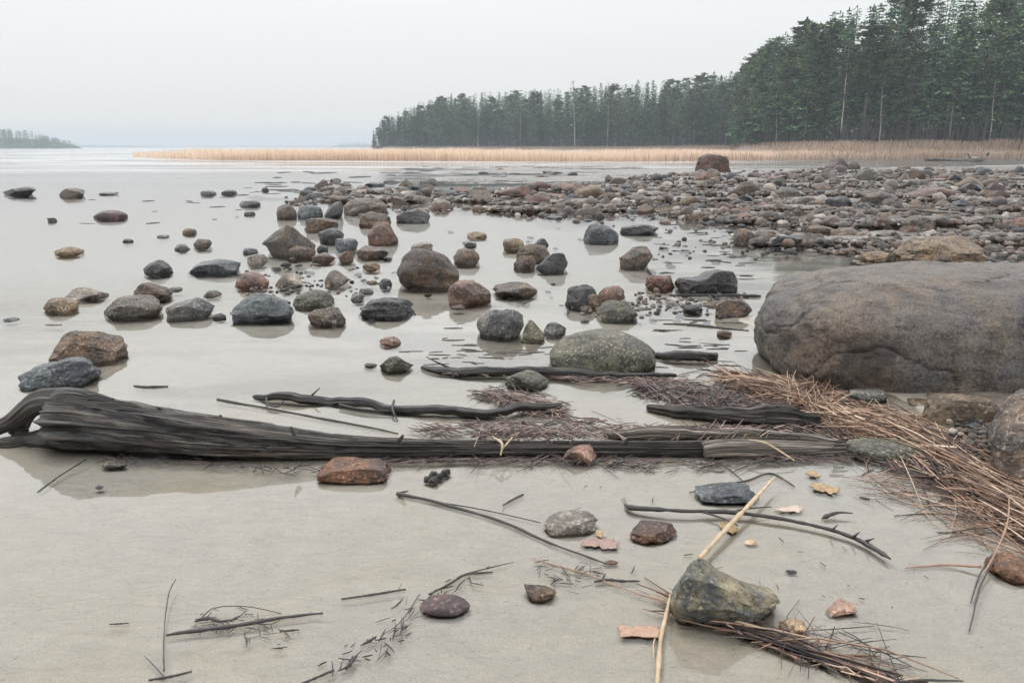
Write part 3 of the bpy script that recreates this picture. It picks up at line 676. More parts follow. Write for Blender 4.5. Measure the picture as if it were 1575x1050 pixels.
while len(pts) < 9000:
    x = random.uniform(440, 1640); y = random.choice((random.triangular(256, 430, 275), random.uniform(262, 345), random.uniform(300, 440)))
    s_, p = spit1(x, y)
    if s_ < random.random()*0.8: continue
    w = min(random.paretovariate(2.2)*4, 20)+(2 if random.random() < .25 else 0)+max(y-300, 0)*.05
    if gz(p.x, p.y) < -.012 and random.random() < .75: continue
    D = depth(p); a = w*D/F/2; z = max(gz(p.x, p.y), -0.02); p2 = P(x, y, z); pts.append((p2.x, p2.y, z+a*.1, a))
scatter_mass('rubble', 'countless small stones and pebbles covering the rubble spit', pts, RUB, 'rubble', 2, (.35, .95))
pts = []
while len(pts) < 420:
    q = random.random()
    if q < .55: x, y, w = random.uniform(880, 1150), random.gauss(468, 9), random.uniform(4, 11)
    elif q < .8: x, y, w = random.uniform(380, 600), random.gauss(438, 12), random.uniform(4, 9)
    else: x, y, w = random.uniform(1000, 1240), random.uniform(350, 400), random.uniform(4, 10)
    p = P(x, y); D = depth(p); a = w*D/F/2; pts.append((p.x, p.y, -a*.1, a))
scatter_mass('pebbles', 'small dark and pale pebbles just breaking the surface of the pools', pts, RUB, 'pebbles')
pts = []
while len(pts) < 160:
    x, y = random.gauss(1500, 22), random.gauss(668, 12); w = random.uniform(6, 15); p = P(x, y, .03); a = w*depth(p)/F/2; pts.append((p.x, p.y, gz(p.x, p.y)+a*.3+random.uniform(0, .03), a))
scatter_mass('gravel', 'handful of dark gravel between the reed litter and the right-edge boulder', pts, RUB, 'gravel')
# ------------------------------------------------------------------ driftwood
def tube_pts(C, R_, nang=12, groove=0.0, gseed=0, gfreq=4.0, flat=1.0, cap=True):
    """C: list of centres, R_: radii. returns verts, quads, uv (per vertex)"""
    C = np.array(C, float); R_ = np.array(R_, float); k = len(C)
    Tn = np.gradient(C, axis=0); Tn /= np.linalg.norm(Tn, axis=1)[:, None]+1e-9
    up = np.array([0, 0, 1.0]); B_ = np.cross(Tn, up); bl = np.linalg.norm(B_, axis=1)
    B_ = np.where(bl[:, None] < 1e-3, np.array([1.0, 0, 0]), B_/np.maximum(bl, 1e-6)[:, None]); U_ = np.cross(B_, Tn)
    s_ = np.concatenate([[0], np.cumsum(np.linalg.norm(np.diff(C, axis=0), axis=1))])
    a_ = np.linspace(0, 2*math.pi, nang, endpoint=False)
    ca, sa = np.cos(a_), np.sin(a_)
    SS, AA = np.meshgrid(s_, a_, indexing='ij')
    rr = np.ones_like(SS)
    if groove:
        q = np.stack([np.cos(AA.ravel())*gfreq, np.sin(AA.ravel())*gfreq, SS.ravel()*0.7], 1)
        q2 = np.stack([np.cos(AA.ravel())*gfreq*3, np.sin(AA.ravel())*gfreq*3, SS.ravel()*2.0], 1)
        nz_ = fbm(q, gseed, 2); cr_ = np.clip(1-np.abs(nz_)*5, 0, 1)**1.5
        rr = rr+(groove*(0.55*nz_-0.9*cr_+0.2)+groove*0.4*fbm(q2, gseed+4, 2)-groove*.4*np.clip(1-np.abs(fbm(q2*1.3, gseed+8, 2))*6, 0, 1)).reshape(SS.shape)
    rr = rr*R_[:, None]
    V = C[:, None, :]+B_[:, None, :]*(rr*ca)[:, :, None]*flat+U_[:, None, :]*(rr*sa)[:, :, None]
    V = V.reshape(-1, 3)
    i_, j_ = np.meshgrid(np.arange(k-1), np.arange(nang), indexing='ij'); jn = (j_+1) % nang
    Fq = np.stack([i_*nang+j_, i_*nang+jn, (i_+1)*nang+jn, (i_+1)*nang+j_], -1).reshape(-1, 4)
    uv = np.stack([AA.ravel()/(2*math.pi), SS.ravel()], 1)
    return V, Fq, uv
def tube_mesh(name, C, R_, mat, nang=12, **kw):
    C = np.array(C, float); R_ = np.array(R_, float)
    # close both ends with a shrunken ring
    C = np.concatenate([C[:1], C, C[-1:]]); R_ = np.concatenate([[R_[0]*.05], R_, [R_[-1]*.05]])
    C[0] = C[1]+(C[1]-C[2])*0.15; C[-1] = C[-2]+(C[-2]-C[-3])*0.15
    V, Fq, uv = tube_pts(C, R_, nang, **kw)
    me = me_np(name, V, Fq, mat, True)
    ul = me.uv_layers.new(name='UVMap'); li = np.zeros(len(me.loops), np.int32); me.loops.foreach_get('vertex_index', li)
    ul.data.foreach_set('uv', uv[li].astype(np.float32).ravel()); return me
def resample(pts, n):
    """pts rows of values; catmull-rom style smooth interpolation"""
    A_ = np.array(pts, float); t = np.arange(len(A_)); tt = np.linspace(0, len(A_)-1, n); out_ = []
    for x in tt:
        i = min(int(x), len(A_)-2); f = x-i
        p0, p1, p2, p3 = A_[max(i-1, 0)], A_[i], A_[i+1], A_[min(i+2, len(A_)-1)]
        out_.append(0.5*((2*p1)+(-p0+p2)*f+(2*p0-5*p1+4*p2-p3)*f*f+(-p0+3*p1-3*p2+p3)*f**3))
    return np.array(out_)
def log_from_px(stations, n, sink=0.8, zb=0.0):
    """stations: (x, ybottom, ytop) of a log lying on the water line; returns centres, radii"""
    q = resample(stations, n); C, R_ = [], []
    for x, yb, yt in q:
        p = P(x, yb, zb); sl_ = math.hypot(p.y, CZ); r = (yb-yt)/F*sl_/2
        C.append((p.x*(1+r*.9/p.y), p.y+r*0.9, zb+r*sink)); R_.append(r)
    return np.array(C), np.array(R_)
def path_px(pts, n, z=0.0):
    """pts (x, y, radius_px[, z]) lying at height z"""
    q = resample([(p[0], p[1], p[2], (p[3] if len(p) > 3 else z)) for p in pts], n); C, R_ = [], []
    for x, y, r, zz in q:
        p = P(x, y, zz); C.append(p[:]); R_.append(max(r, .15)*depth(p)/F)
    return np.array(C), np.array(R_)
def wiggle(C, amp, seed, fr=3.0):
    s_ = np.concatenate([[0], np.cumsum(np.linalg.norm(np.diff(C, axis=0), axis=1))])
    q = np.stack([s_*fr, 0*s_, 0*s_], 1)
    C = C.copy(); C[:, 0] += amp*.5*fbm(q, seed, 3); C[:, 1] += amp*fbm(q+9, seed+1, 3); C[:, 2] += amp*.4*fbm(q+19, seed+2, 3); return C
def rooted(name, C): return empty(name, tuple(C[len(C)//2][:2])+(0.0,))
def child(name, me, root):
    v = np.zeros(len(me.vertices)*3, np.float32); me.vertices.foreach_get('co', v); v = v.reshape(-1, 3)-np.array(root.location, np.float32)
    me.vertices.foreach_set('co', v.ravel()); me.update(); return ob(name, me, root)
# the long main log
C, R_ = log_from_px([(98, 672, 636), (103, 690, 614), (112, 696, 606), (128, 697, 606), (160, 697, 612), (236, 702, 625), (320, 706, 641), (404, 707, 653), (470, 706, 662), (530, 705, 670), (620, 703, 674), (700, 701, 676), (800, 700, 678), (900, 700, 678), (1000, 700, 678), (1090, 700, 678)], 300)
root = rooted('driftwood_log', C); tag(root, 'long dark weathered driftwood log with root end at left crossing the foreground', 'log', 'driftwood logs')
child('trunk', tube_mesh('trunk', C, R_*.93, WM['log'], 96, groove=0.30, gseed=3, gfreq=4.2), root)
C2, R2 = log_from_px([(1080, 702, 681), (1110, 701, 676), (1180, 700, 676), (1240, 698, 678), (1296, 694, 681)], 80)
r2 = rooted('driftwood_log', C2); tag(r2, 'short split grey-brown log piece ending the long log line at right', 'log', 'driftwood logs')
child('trunk', tube_mesh('trunk', C2+np.array([0, -.02, 0]), R2, WM['grey'], 48, groove=0.30, gseed=8, gfreq=2.5), r2)
for (x, y, dx) in ((1292, 684, 16), (1288, 690, 14), (1294, 679, 9)):
    Cc, Rc = path_px([(x-8, y, 3, .07), (x+dx*.5, y, 2, .07), (x+dx, y-1, .6, .07)], 8); child('splinter', tube_mesh('splinter', Cc, Rc, WM['log'], 8, groove=.2), r2)
for (x, y, dx, dy, rr_) in ((330, 652, 10, -14, 4), (455, 668, -8, -12, 3), (610, 680, 10, -11, 3), (960, 682, 7, -10, 3)):
    Cc, Rc = path_px([(x, y, rr_*1.6, .14), (x+dx*.6, y+dy*.5, rr_, .16), (x+dx, y+dy, rr_*.5, .18)], 8); child('branch_stub', tube_mesh('branch_stub', Cc, Rc, WM['log'], 9, groove=.25, gseed=int(x)), root)
Yr = float(C[0][1])
def root_tube(pts, seed, n=50):
    q = resample(pts, n); Cc, Rc = [], []
    for x, y, r, dY in q:
        p = PY(x, y, Yr+dY); Cc.append(p[:]); Rc.append(r*depth(p)/F)
    return tube_mesh('root', np.array(Cc), np.array(Rc), WM['log'], 40, groove=0.30, gseed=seed, gfreq=2.6)
child('root', root_tube([(170, 634, 20, .02), (120, 622, 23, -.03), (84, 617, 19, -.06), (62, 618, 17, -.07), (42, 630, 14, -.07), (22, 646, 12, -.07), (2, 656, 10, -.07), (-30, 672, 8, -.04)], 5), root)
child('root', root_tube([(60, 618, 14, .03), (40, 634, 14, 0), (31, 655, 13, -.02), (30, 672, 12, -.03), (22, 690, 8, -.02)], 6), root)
child('root', root_tube([(180, 676, 22, -.08), (120, 674, 22, -.10), (84, 675, 18, -.10), (45, 679, 15, -.08), (18, 685, 14, -.12), (-20, 689, 13, -.1), (-50, 690, 10, -.1)], 7), root)
child('root', root_tube([(150, 688, 13, -.1), (95, 692, 16, -.1), (60, 695, 17, -.12), (36, 703, 15, -.14), (18, 716, 10, -.16), (2, 728, 7, -.18), (-15, 738, 5, -.2)], 9), root)
child('root', root_tube([(50, 690, 12, -.1), (20, 694, 11, -.12), (0, 705, 9, -.14), (-25, 716, 8, -.14)], 11), root)
def log_thing(label, st, mat, n=80, nang=24, groove=.25, seed=1, wig=.02, name='driftwood_log', twigs=(), cat='log', grp='driftwood logs', part='trunk', sink=.6, zb=0.0):
    C, R_ = log_from_px(st, n, sink, zb); C = wiggle(C, wig*1.5, seed, 4)
    R_ = R_*(1+.22*fbm(np.stack([np.arange(n)*9/n, np.zeros(n), np.zeros(n)], 1), seed+40, 3))
    if not twigs:
        o = ob(name, tube_mesh(name, C, R_, WM[mat], nang, groove=groove*1.5, gseed=seed, gfreq=2.6)); tag(o, label, cat, grp); return o
    r = rooted(name, C); tag(r, label, cat, grp); child(part, tube_mesh(part, C, R_, WM[mat], nang, groove=groove*1.5, gseed=seed, gfreq=2.6), r)
    for tw in twigs:
        Cc, Rc = path_px(tw, 10); child('twig', tube_mesh('twig', Cc, Rc, WM['wet'], 7), r)
    return r
log_thing('thin black log floating left of and under the great oval boulder', [(648, 566, 562), (680, 573, 560), (760, 577, 562), (850, 579, 564), (940, 580, 566), (1042, 581, 575)], 'wet', seed=2,
          twigs=([(690, 565, 2), (670, 556, 1.2, .04), (655, 548, .6, .06)],))
log_thing('dark broken branch log lying behind the long driftwood log', [(386, 609, 604), (410, 613, 603), (520, 624, 610), (600, 632, 616), (700, 638, 624), (775, 641, 625), (860, 633, 624)], 'wet', seed=3, n=120, wig=.03,
          twigs=([(478, 609, 1.6, .03), (486, 602, 1.2, .06), (492, 596, .6, .08)], [(606, 616, 2, .03), (604, 630, 2, .03), (612, 648, .8, .0)], [(410, 612, 2, .02), (412, 622, 1.6, .02), (428, 625, 1.5, .02), (436, 616, 1, .02)], [(522, 622, 2, .02), (560, 630, 1.8, .02), (604, 632, 1.2, .02)]))
log_thing('brown rotten log half buried below the reed litter', [(1000, 630, 618), (1040, 640, 620), (1120, 648, 624), (1200, 653, 630), (1262, 657, 638)], 'log', seed=4, n=120, nang=36, groove=.4)
log_thing('pale grey pole lying just behind the long driftwood log', [(930, 668, 656), (1010, 674, 657), (1100, 676, 660), (1180, 676, 662), (1300, 680, 672)], 'grey', seed=5, n=120, nang=30)
log_thing('black wet log stub right of the great oval boulder', [(1004, 548, 540), (1040, 552, 540), (1080, 554, 540), (1102, 553, 541)], 'wet', seed=6)
log_thing('thin dark pole stretching across the pool above the olive group', [(1030, 455, 452), (1100, 456, 452), (1170, 457, 453)], 'wet', seed=7, wig=.005)
log_thing('long low dark snag on the far shore before the reeds', [(1424, 247, 243), (1450, 247, 244), (1485, 248, 245)], 'wet', seed=8, groove=.1, wig=.05)
for lab, sta in (('long pale pole lying across the rubble above the long tan-brown rock', [(1262, 327, 323.5), (1340, 328, 323.5), (1420, 331, 326.5), (1486, 335, 331.5)]),
                ('pale bleached pole on the far rubble near the right edge', [(1468, 276, 272.5), (1520, 277.5, 273.8), (1580, 281, 278)]),
                ('short pale pole on the rubble above the dark basin rock', [(1172, 373, 370), (1215, 372, 368.5), (1262, 373, 370.5)])):
    sta = [(x, yb-4, yt-4) for x, yb, yt in sta]
    log_thing(lab, sta, 'grey', seed=len(lab), groove=.15, wig=.04, n=60, nang=14, zb=.10)
# stranded curved snag on the far shore
Cs, Rs = path_px([(1476, 246, 1.2, .1), (1488, 244, 4, .3), (1500, 245, 4.5, .3), (1512, 244, 3.6, .35), (1518, 239, 2.4, .6), (1521, 235, 1.2, .95)], 30)
rt = rooted('driftwood_snag', Cs); tag(rt, 'grey stranded snag with upturned right end on the far shore', 'driftwood', 'driftwood logs'); child('trunk', tube_mesh('trunk', Cs, Rs, WM['grey'], 16, groove=.3, gseed=4), rt)
Cs, Rs = path_px([(1492, 243, 2, .5), (1490, 239, 1.3, .8), (1488, 236, .7, 1.1)], 8); child('branch', tube_mesh('branch', Cs, Rs, WM['grey'], 8), rt)
# sticks and stems
def stick(label, pts, mat=SM_black, n=24, wig=.012, seed=1, name='stick', cat='stick', grp='sticks and twigs washed up on the sand', twigs=(), nang=8, z=0.004):
    C, R_ = path_px(pts, n, z); C = wiggle(C, wig, seed, 5)
    bumps = 1+.22*fbm(np.stack([np.arange(n)*.9, np.zeros(n), np.zeros(n)], 1), seed, 2); R_ = R_*bumps
    if not twigs:
        tag(ob(name, tube_mesh(name, C, R_, mat, nang)), label, cat, grp); return
    r = rooted(name, C); tag(r, label, cat, grp); child('stem', tube_mesh('stem', C, R_, mat, nang), r)
    for tw in twigs:
        Cc, Rc = path_px(tw, 8); child('twig', tube_mesh('twig', Cc, Rc, mat, 6), r)
ZF = 0.006
stick('long thin black twig running from the rust oblong stone to the rusty chip', [(610, 758, 2.6), (660, 769, 2.2), (760, 798, 2.2), (850, 835, 2), (930, 866, 1.2)], seed=3, wig=.006,
      twigs=([(612, 759, 2.6), (622, 756, 1.6), (628, 755, .7)], [(655, 769, 1.2), (740, 783, 1), (830, 803, .8)]))
stick('knobbly dark branch with thorny spurs crossing under the pale reed stem', [(962, 774, 2.5, .01), (975, 778, 4, .02), (1040, 786, 3, .02), (1120, 788, 3.2, .02), (1200, 798, 3, .02), (1260, 810, 2.8, .02), (1310, 824, 3.6, .02), (1345, 842, 3.8, .02), (1369, 860, 2, .02)], n=50, seed=5,
      twigs=([(1278, 816, 2, .02), (1284, 811, 1.4, .04), (1289, 806, .5, .05)], [(1312, 826, 2.6, .02), (1318, 821, 1.6, .04), (1323, 817, .5, .05)], [(1332, 832, 2.6, .02), (1338, 830, 1.6, .04), (1345, 827, .5, .05)],
             [(1080, 787, 1.6, .02), (1110, 796, 1.4, .02), (1135, 808, 1, .02)], [(1120, 788, 1.8, .02), (1150, 782, 1.4, .03), (1186, 779, .8, .03)]))
stick('straight brown stick lying in the lower left sand', [(256, 975, 1.6), (300, 969, 3.2), (360, 962, 3.4), (430, 950, 2.4), (495, 943, 1.6)], seed=6, wig=.005)
stick('thin grey stem pointing away beside the straight brown stick', [(270, 890, .7, .03), (260, 910, .9, .03), (254, 950, 1, .02), (252, 1000, 1.1, .01), (251, 1032, 1.2)], seed=7, wig=.004)
stick('short dark straight twig right of the brown stick', [(525, 921, 1.6), (575, 914, 1.8), (624, 906, 1.4)], seed=8, wig=.002)
stick('dark twig leaning off the front of the log root at left', [(58, 756, 1.2), (90, 733, 1.4), (132, 706, 1.2, .02)], seed=9, wig=.003)
stick('short dark twig in empty sand above the pale grey stone', [(774, 776, 1.2), (790, 767, 1.6), (805, 760, 1.4)], seed=10, wig=.001)
stick('slender dark spotted twig floating behind the log at left', [(334, 614, 2), (400, 626, 1.8), (480, 640, 1.8), (560, 655, 1.6), (612, 666, 1)], seed=11, wig=.004)
stick('dark angled twig pointing at the purple sausage-shaped stone', [(660, 915, 1.4), (690, 898, 1.8), (716, 882, 2), (757, 879, 1.4)], seed=12, wig=.004, twigs=([(716, 882, 1), (760, 871, .9), (790, 864, .5)],))
stick('fine grey twig left of the purple sausage-shaped stone', [(645, 915, .9), (632, 935, .9), (612, 960, .7), (590, 975, .5)], seed=13, wig=.004)
stick('short black stick at the bottom edge', [(462, 1052, 2), (490, 1040, 2), (514, 1029, 1.2)], seed=14, wig=.002)
stick('black twig stump right of the short black stick', [(532, 1026, 2.5), (542, 1015, 3), (549, 1008, 1.4)], seed=15, wig=.002)
stick('black curled twig between sausage stone and bottom edge', [(556, 992, 1.2), (570, 984, 2.6), (580, 978, 1)], seed=16, wig=.004)
stick('crooked dark twig with orange foot at the bottom left corner', [(228, 1046, 2), (262, 1040, 2.2), (296, 1031, 1.4)], seed=17, wig=.004, twigs=([(252, 1040, 1.2), (236, 1022, 1), (222, 1008, .5)],))
stick('thin pale straw left of the big grey-green stone', [(820, 858, .8), (850, 868, 1), (900, 882, 1.3), (960, 905, 1), (1020, 925, 1)], mat=SM_dry, seed=18, wig=.004)
stick('dark flat twig between the brown stone and the big stone', [(914, 894, 1.5), (935, 891, 2.2), (960, 893, 2), (985, 893, 1)], seed=19, wig=.003)
stick('curved dark bark scrap right of the knobbly branch', [(1264, 797, 1), (1272, 793, 3.4, .01), (1290, 788, 2, .02), (1312, 789, 1, .02)], seed=20, wig=.003)
stick('small dark twig floating alone in the calm left water', [(206, 593, 1.4), (225, 595, 2.2), (258, 594, 1.2)], seed=21, wig=.003)
stick('small dark chip of wood right of the golden leaf', [(1322, 764, 1.2), (1330, 766, 2), (1338, 767, 1)], seed=22, wig=.001)
stick('small grey twig far left in the sand', [(168, 960, 1), (182, 959, 1.3), (198, 958, 1)], seed=23, wig=.001)
stick('short dark twig just below the straight brown stick', [(430, 971, 1.4), (445, 969, 1.7), (460, 968, 1.2)], seed=24, wig=.001)
stick('dark forked scrap above the straight brown stick', [(300, 954, 3), (320, 950, 3), (340, 954, 2.4), (366, 950, 1)], seed=25, wig=.004, twigs=([(310, 950, 1), (330, 934, .8, .02), (380, 932, .7, .02), (432, 943, .6)],))
stick('thin dark bent twig above the smooth blue-grey flat stone', [(1096, 708, 1), (1122, 722, 1), (1145, 741, .8)], seed=26, wig=.002)
stick('dark bent twig meeting the top of the pale reed stem', [(1060, 757, .8), (1110, 745, 1.4), (1150, 739, 1.6), (1186, 728, 1.6), (1222, 748, 1)], seed=27, wig=.002)
stick('long thin grey twig under the reed litter at right', [(1375, 793, .8), (1440, 789, 1.2), (1500, 797, 1.2), (1575, 806, 1)], seed=28, wig=.005)
stick('lower thin grey twig beside the reed litter at right', [(1440, 817, .7), (1490, 820, 1.3), (1540, 827, 1.3), (1590, 836, 1)], seed=29, wig=.004)
stick('drooping dark stem pair below the orange-brown stone', [(1530, 862, 1.4, .03), (1512, 892, 1.6, .02), (1500, 925, 1.5, .01), (1491, 970, .8)], seed=30, wig=.004, twigs=([(1516, 868, 1, .02), (1504, 890, 1.2, .01), (1493, 927, .8)],))
stick('reddish stem reaching left from the orange-brown stone', [(1392, 873, .9), (1450, 869, 1.6), (1510, 872, 2, .02)], mat=SM_dry, seed=31, wig=.003)
stick('tall bent straw standing by the orange-brown stone', [(1514, 880, 1.3, .03), (1538, 838, 1.5, .06), (1550, 800, 1.4, .09), (1553, 765, .9, .10)], mat=SM_dry, seed=32, wig=.003)
stick('upper dark floating twig row in the pool left of giant boulder', [(1020, 497, 1.2), (1070, 500, 2), (1120, 505, 1.6), (1152, 508, 1)], seed=33, wig=.01)
stick('thick black waterlogged twig below the upper row by giant boulder', [(1005, 507, .8), (1018, 508, 1.8), (1030, 508, .8)], seed=34, wig=.004)
RS = 'pale reed stems in the foreground'
stick('thick pale reed stem slanting down to the big grey-green stone', [(1192, 733, 1.5, .05), (1160, 768, 3.4, .045), (1118, 812, 3.8, .035), (1076, 858, 3.6, .03)], mat=SM_stem, seed=35, wig=.001, name='reed_stem', cat='reed stem', grp=RS)
stick('pale split reed stem running from the big stone to the bottom edge', [(1031, 915, 2.5, .02), (1024, 950, 3.2, .015), (1016, 990, 3.8), (1010, 1060, 4)], mat=SM_stem, seed=36, wig=.002, name='reed_stem', cat='reed stem', grp=RS,
      twigs=([(1020, 966, 2), (1006, 985, 1.4), (1006, 1010, .8)],))
stick('long pale straw lying over the front of the big grey-green stone', [(1034, 926, 1.5, .03), (1090, 944, 1.8, .03), (1160, 962, 1.8, .02), (1230, 988, 1.4, .01)], mat=SM_stem, seed=37, wig=.001, name='reed_stem', cat='reed stem', grp=RS)
stick('pale straw jutting over the right end of the long log', [(1150, 676, 1, .08), (1180, 682, 1.6, .08), (1222, 708, 1.2, .03)], mat=SM_stem, seed=38, wig=.001, name='reed_stem', cat='reed stem', grp=RS)
stick('pale forked straw hanging over the middle of the long log', [(758, 672, 1.4, .10), (772, 682, 2, .10), (770, 700, 1.4, .05)], mat=SM_stem, seed=39, wig=.001, name='reed_stem', cat='reed stem', grp=RS, twigs=([(788, 672, 1, .10), (778, 684, 1.4, .09), (772, 690, 1, .07)],))
# black cone cluster
cc = P(672, 738, .0); rt = empty('alder_cones', cc); tag(rt, 'black cluster of small cones on the sand below the long log', 'cones')
for k, (x, y, r) in enumerate(((657, 737, 5), (667, 731, 7), (668, 739, 6), (676, 733, 6), (684, 728, 6), (688, 725, 5), (663, 740, 4))):
    p = P(x, y, .012); v, f = rock_pts(4, 'round', 700+k); q = ico(4)[0]
    v = v*(1+.16*np.sin(q[:, 2]*16+np.arctan2(q[:, 1], q[:, 0])*5))[:, None]
    v = v*(r*depth(p)/F)*np.array([1, 1, .9])+np.array(p)-np.array(cc); ob('cone', me_np('cone', v, f, RM['dark'], True), rt)
# leaves and bark scraps: thin curled sheets with lobed outline
def leaf_mat(name, c1, c2):
    m, n, l, b = mat_new(name); t = n.new('ShaderNodeTexCoord').outputs['Object']
    l.new(rampn(n, l, texn(n, l, t, 60, 5, .7), ((0.35, c1), (0.65, c2))), b.inputs['Base Color']); b.inputs['Roughness'].default_value = .5; return m
LFM = {'gold': leaf_mat('golden_leaf', (.16, .09, .04), (.44, .30, .14)), 'red': leaf_mat('pink_leaf', (.22, .13, .11), (.31, .21, .17)), 'pink': leaf_mat('pale_pink_leaf', (.42, .32, .26), (.5, .40, .33)),
       'bark': leaf_mat('orange_bark', (.30, .17, .11), (.42, .28, .20))}
def leaf(label, x, y, wpx, hpx, mat, seed, lobes=5, rot=0, name='leaf', cat='leaf', rect=False):
    p = P(x, y, .0); a = wpx*depth(p)/F/2; b = abs(P(x, y-hpx/2).y-P(x, y+hpx/2).y)/2; VV = [(0, 0, .0)]; FF = []; n = 60; rg = 6
    for i in range(1, rg+1):
        for j in range(n):
            t = 2*math.pi*j/n
            r = ((1/max(abs(math.cos(t)), abs(math.sin(t)))*.86+.07*math.sin(5*t+1)+.04*math.sin(13*t)+.03*math.sin(29*t)) if rect else (0.76+.12*math.cos(lobes*t+seed)+.16*math.sin(2.0*t+seed*2.3)+.10*math.cos(9*t+seed)+.05*math.cos(23*t)))*i/rg
            VV.append((a*r*math.cos(t), b*r*math.sin(t), 0))
    V = np.array(VV); V[:, 2] = .001+.003*(1+fbm(V*40+seed, seed, 3))+.006*(np.hypot(V[:, 0]/a, V[:, 1]/b)**2)*np.abs(noise(V*18+seed, seed))
    V2 = V.copy(); V2[:, 2] -= .002; nv = len(V)
    for j in range(n):
        FF.append((0, 1+j, 1+(j+1) % n, 1+(j+1) % n))
        for i in range(rg-1):
            FF.append((1+i*n+j, 1+(i+1)*n+j, 1+(i+1)*n+(j+1) % n, 1+i*n+(j+1) % n))
    bm_ = bmesh.new(); vs = [bm_.verts.new(q) for q in V]; ws = [bm_.verts.new(q) for q in V2]
    for f in FF:
        u = list(dict.fromkeys(f)); bm_.faces.new([vs[i] for i in u]); bm_.faces.new([ws[i] for i in u][::-1])
    for j in range(n):
        a1, a2 = 1+(rg-1)*n+j, 1+(rg-1)*n+(j+1) % n; bm_.faces.new((vs[a2], vs[a1], ws[a1], ws[a2]))
    me = bpy.data.meshes.new(name); bm_.to_mesh(me); bm_.free(); me.materials.append(LFM[mat])
    for q in me.polygons: q.use_smooth = True
    o = ob(name, me, None, p); o.rotation_euler.z = rot; tag(o, label, cat, 'leaves and bark scraps on the sand')
leaf('crinkled golden leaf in the sand below the right end of the log', 1268, 752, 42, 22, 'gold', 1)
leaf('small golden-brown leaf just above the crinkled golden leaf', 1251, 730, 28, 10, 'gold', 2, 4)
leaf('flat pale pink leaf above the knobbly branch', 1216, 784, 48, 12, 'pink', 3, 3)
leaf('pinkish red leaf scrap below the pale grey triangular stone', 925, 836, 64, 24, 'red', 4, 3, .35)
leaf('curled brown leaf caught between pale grey and rust-red stones', 921, 822, 16, 14, 'gold', 5, 4)
leaf('orange-brown strip of bark beside the pale split reed stem', 984, 972, 72, 20, 'bark', 6, 4, -.06, 'bark_scrap', 'bark', True)
leaf('small brown leaf under the knobbly branch by the reed stem', 1120, 812, 30, 20, 'gold', 7, 4)
# litter: countless straws in bands
def straws(name, label, cat, samples, mat, sides=3, kind='stuff'):
    """samples: list of (p0, p1, radius, bend)"""
    VV, FF = [], []; o = 0; ang = np.arange(sides)*2*math.pi/sides
    for p0, p1, r, bend in samples:
        p0, p1 = np.array(p0), np.array(p1); d = p1-p0; ln = np.linalg.norm(d)+1e-6; d = d/ln
        b_ = np.cross(d, (0, 0, 1.0)); b_ = b_/(np.linalg.norm(b_)+1e-6); u_ = np.cross(b_, d)
        off = (b_*bend[0]+u_*abs(bend[1]))*ln
        for k in range(4):
            t = k/3; c_ = p0+(p1-p0)*t+off*4*t*(1-t); rr = r*(1 if 0 < k < 3 else .55)
            VV.append(c_+b_*(np.cos(ang)*rr)[:, None]+u_*(np.sin(ang)*rr)[:, None])
        for k in range(3):
            for j in range(sides):
                j2 = (j+1) % sides; FF.append((o+k*sides+j, o+k*sides+j2, o+(k+1)*sides+j2, o+(k+1)*sides+j))
        o += 4*sides
    t_ = tag(ob(name, me_np(name, np.concatenate(VV), np.array(FF), mat, True)), label, cat, kind=kind); return t_
def band(n, line, width, ldist, rpx, angj, pile, axis=None, zb=0.0):
    """straws along a photo-pixel polyline (x, y, halfwidth)"""
    out_ = []; Ls = np.array(line, float); seg = np.hypot(*(np.diff(Ls[:, :2], axis=0).T)); cs = np.concatenate([[0], np.cumsum(seg)])
    for _ in range(n):
        t = random.uniform(0, cs[-1]); i = min(int(np.searchsorted(cs, t)-1), len(seg)-1); i = max(i, 0); f = (t-cs[i])/seg[i]
        x, y, w = Ls[i]+(Ls[i+1]-Ls[i])*f; dx, dy = (Ls[i+1]-Ls[i])[:2]/seg[i]
        o_ = random.gauss(0, .5)*w*width; cx, cy = x-dy*o_, y+dx*o_
        if cy < 300: continue
        a_ = math.atan2(dy, dx)+random.gauss(0, angj)+(math.pi if random.random() < .5 else 0); ln = ldist()*(cy-226)/480
        ex, ey = math.cos(a_)*ln/2, math.sin(a_)*ln/2*.8
        fall = math.exp(-(o_/(w*.8+1e-6))**2)
        z0 = zb+random.random()*pile*fall+.003; z1 = zb+random.random()*pile*fall+.003
        p0, p1 = P(cx-ex, cy-ey, z0), P(cx+ex, cy+ey, z1); r = random.uniform(*rpx)*4.0/F
        out_.append((p0, p1, r, (random.gauss(0, .03), random.gauss(0, .02))))
    return out_
mainline = [(1120, 580, 7), (1200, 600, 14), (1290, 635, 26), (1370, 660, 30), (1450, 700, 32), (1520, 745, 40), (1620, 800, 52)]
EL = lambda a, b: (lambda: random.uniform(a, b))
straws('reed_litter', 'reddish drift of dry reed litter running along the giant boulder to the right edge', 'reed litter', band(1350, mainline, 1.1, EL(14, 90), (.4, 1.3), .38, .05)+band(480, mainline, 1.2, EL(70, 190), (.5, 1.4), .16, .07)+band(110, mainline, 1.1, EL(40, 130), (1.6, 2.8), .3, .06)+band(160, [(1210, 590, 20), (1290, 620, 26)], 1.0, EL(30, 90), (.5, 1.2), 1.2, .10), SM_dry)
straws('reed_litter', 'dark litter, doubling as shade, beneath the reed drift below the giant boulder', 'reed litter',
    band(750, [(980, 592, 9), (1120, 612, 24), (1250, 640, 26), (1370, 680, 32), (1450, 722, 24), (1620, 790, 44)], 1.25, EL(8, 60), (.5, 1.8), .6, .03), SM_dark)  # dark litter bits that also put the darkness under the heap into colour
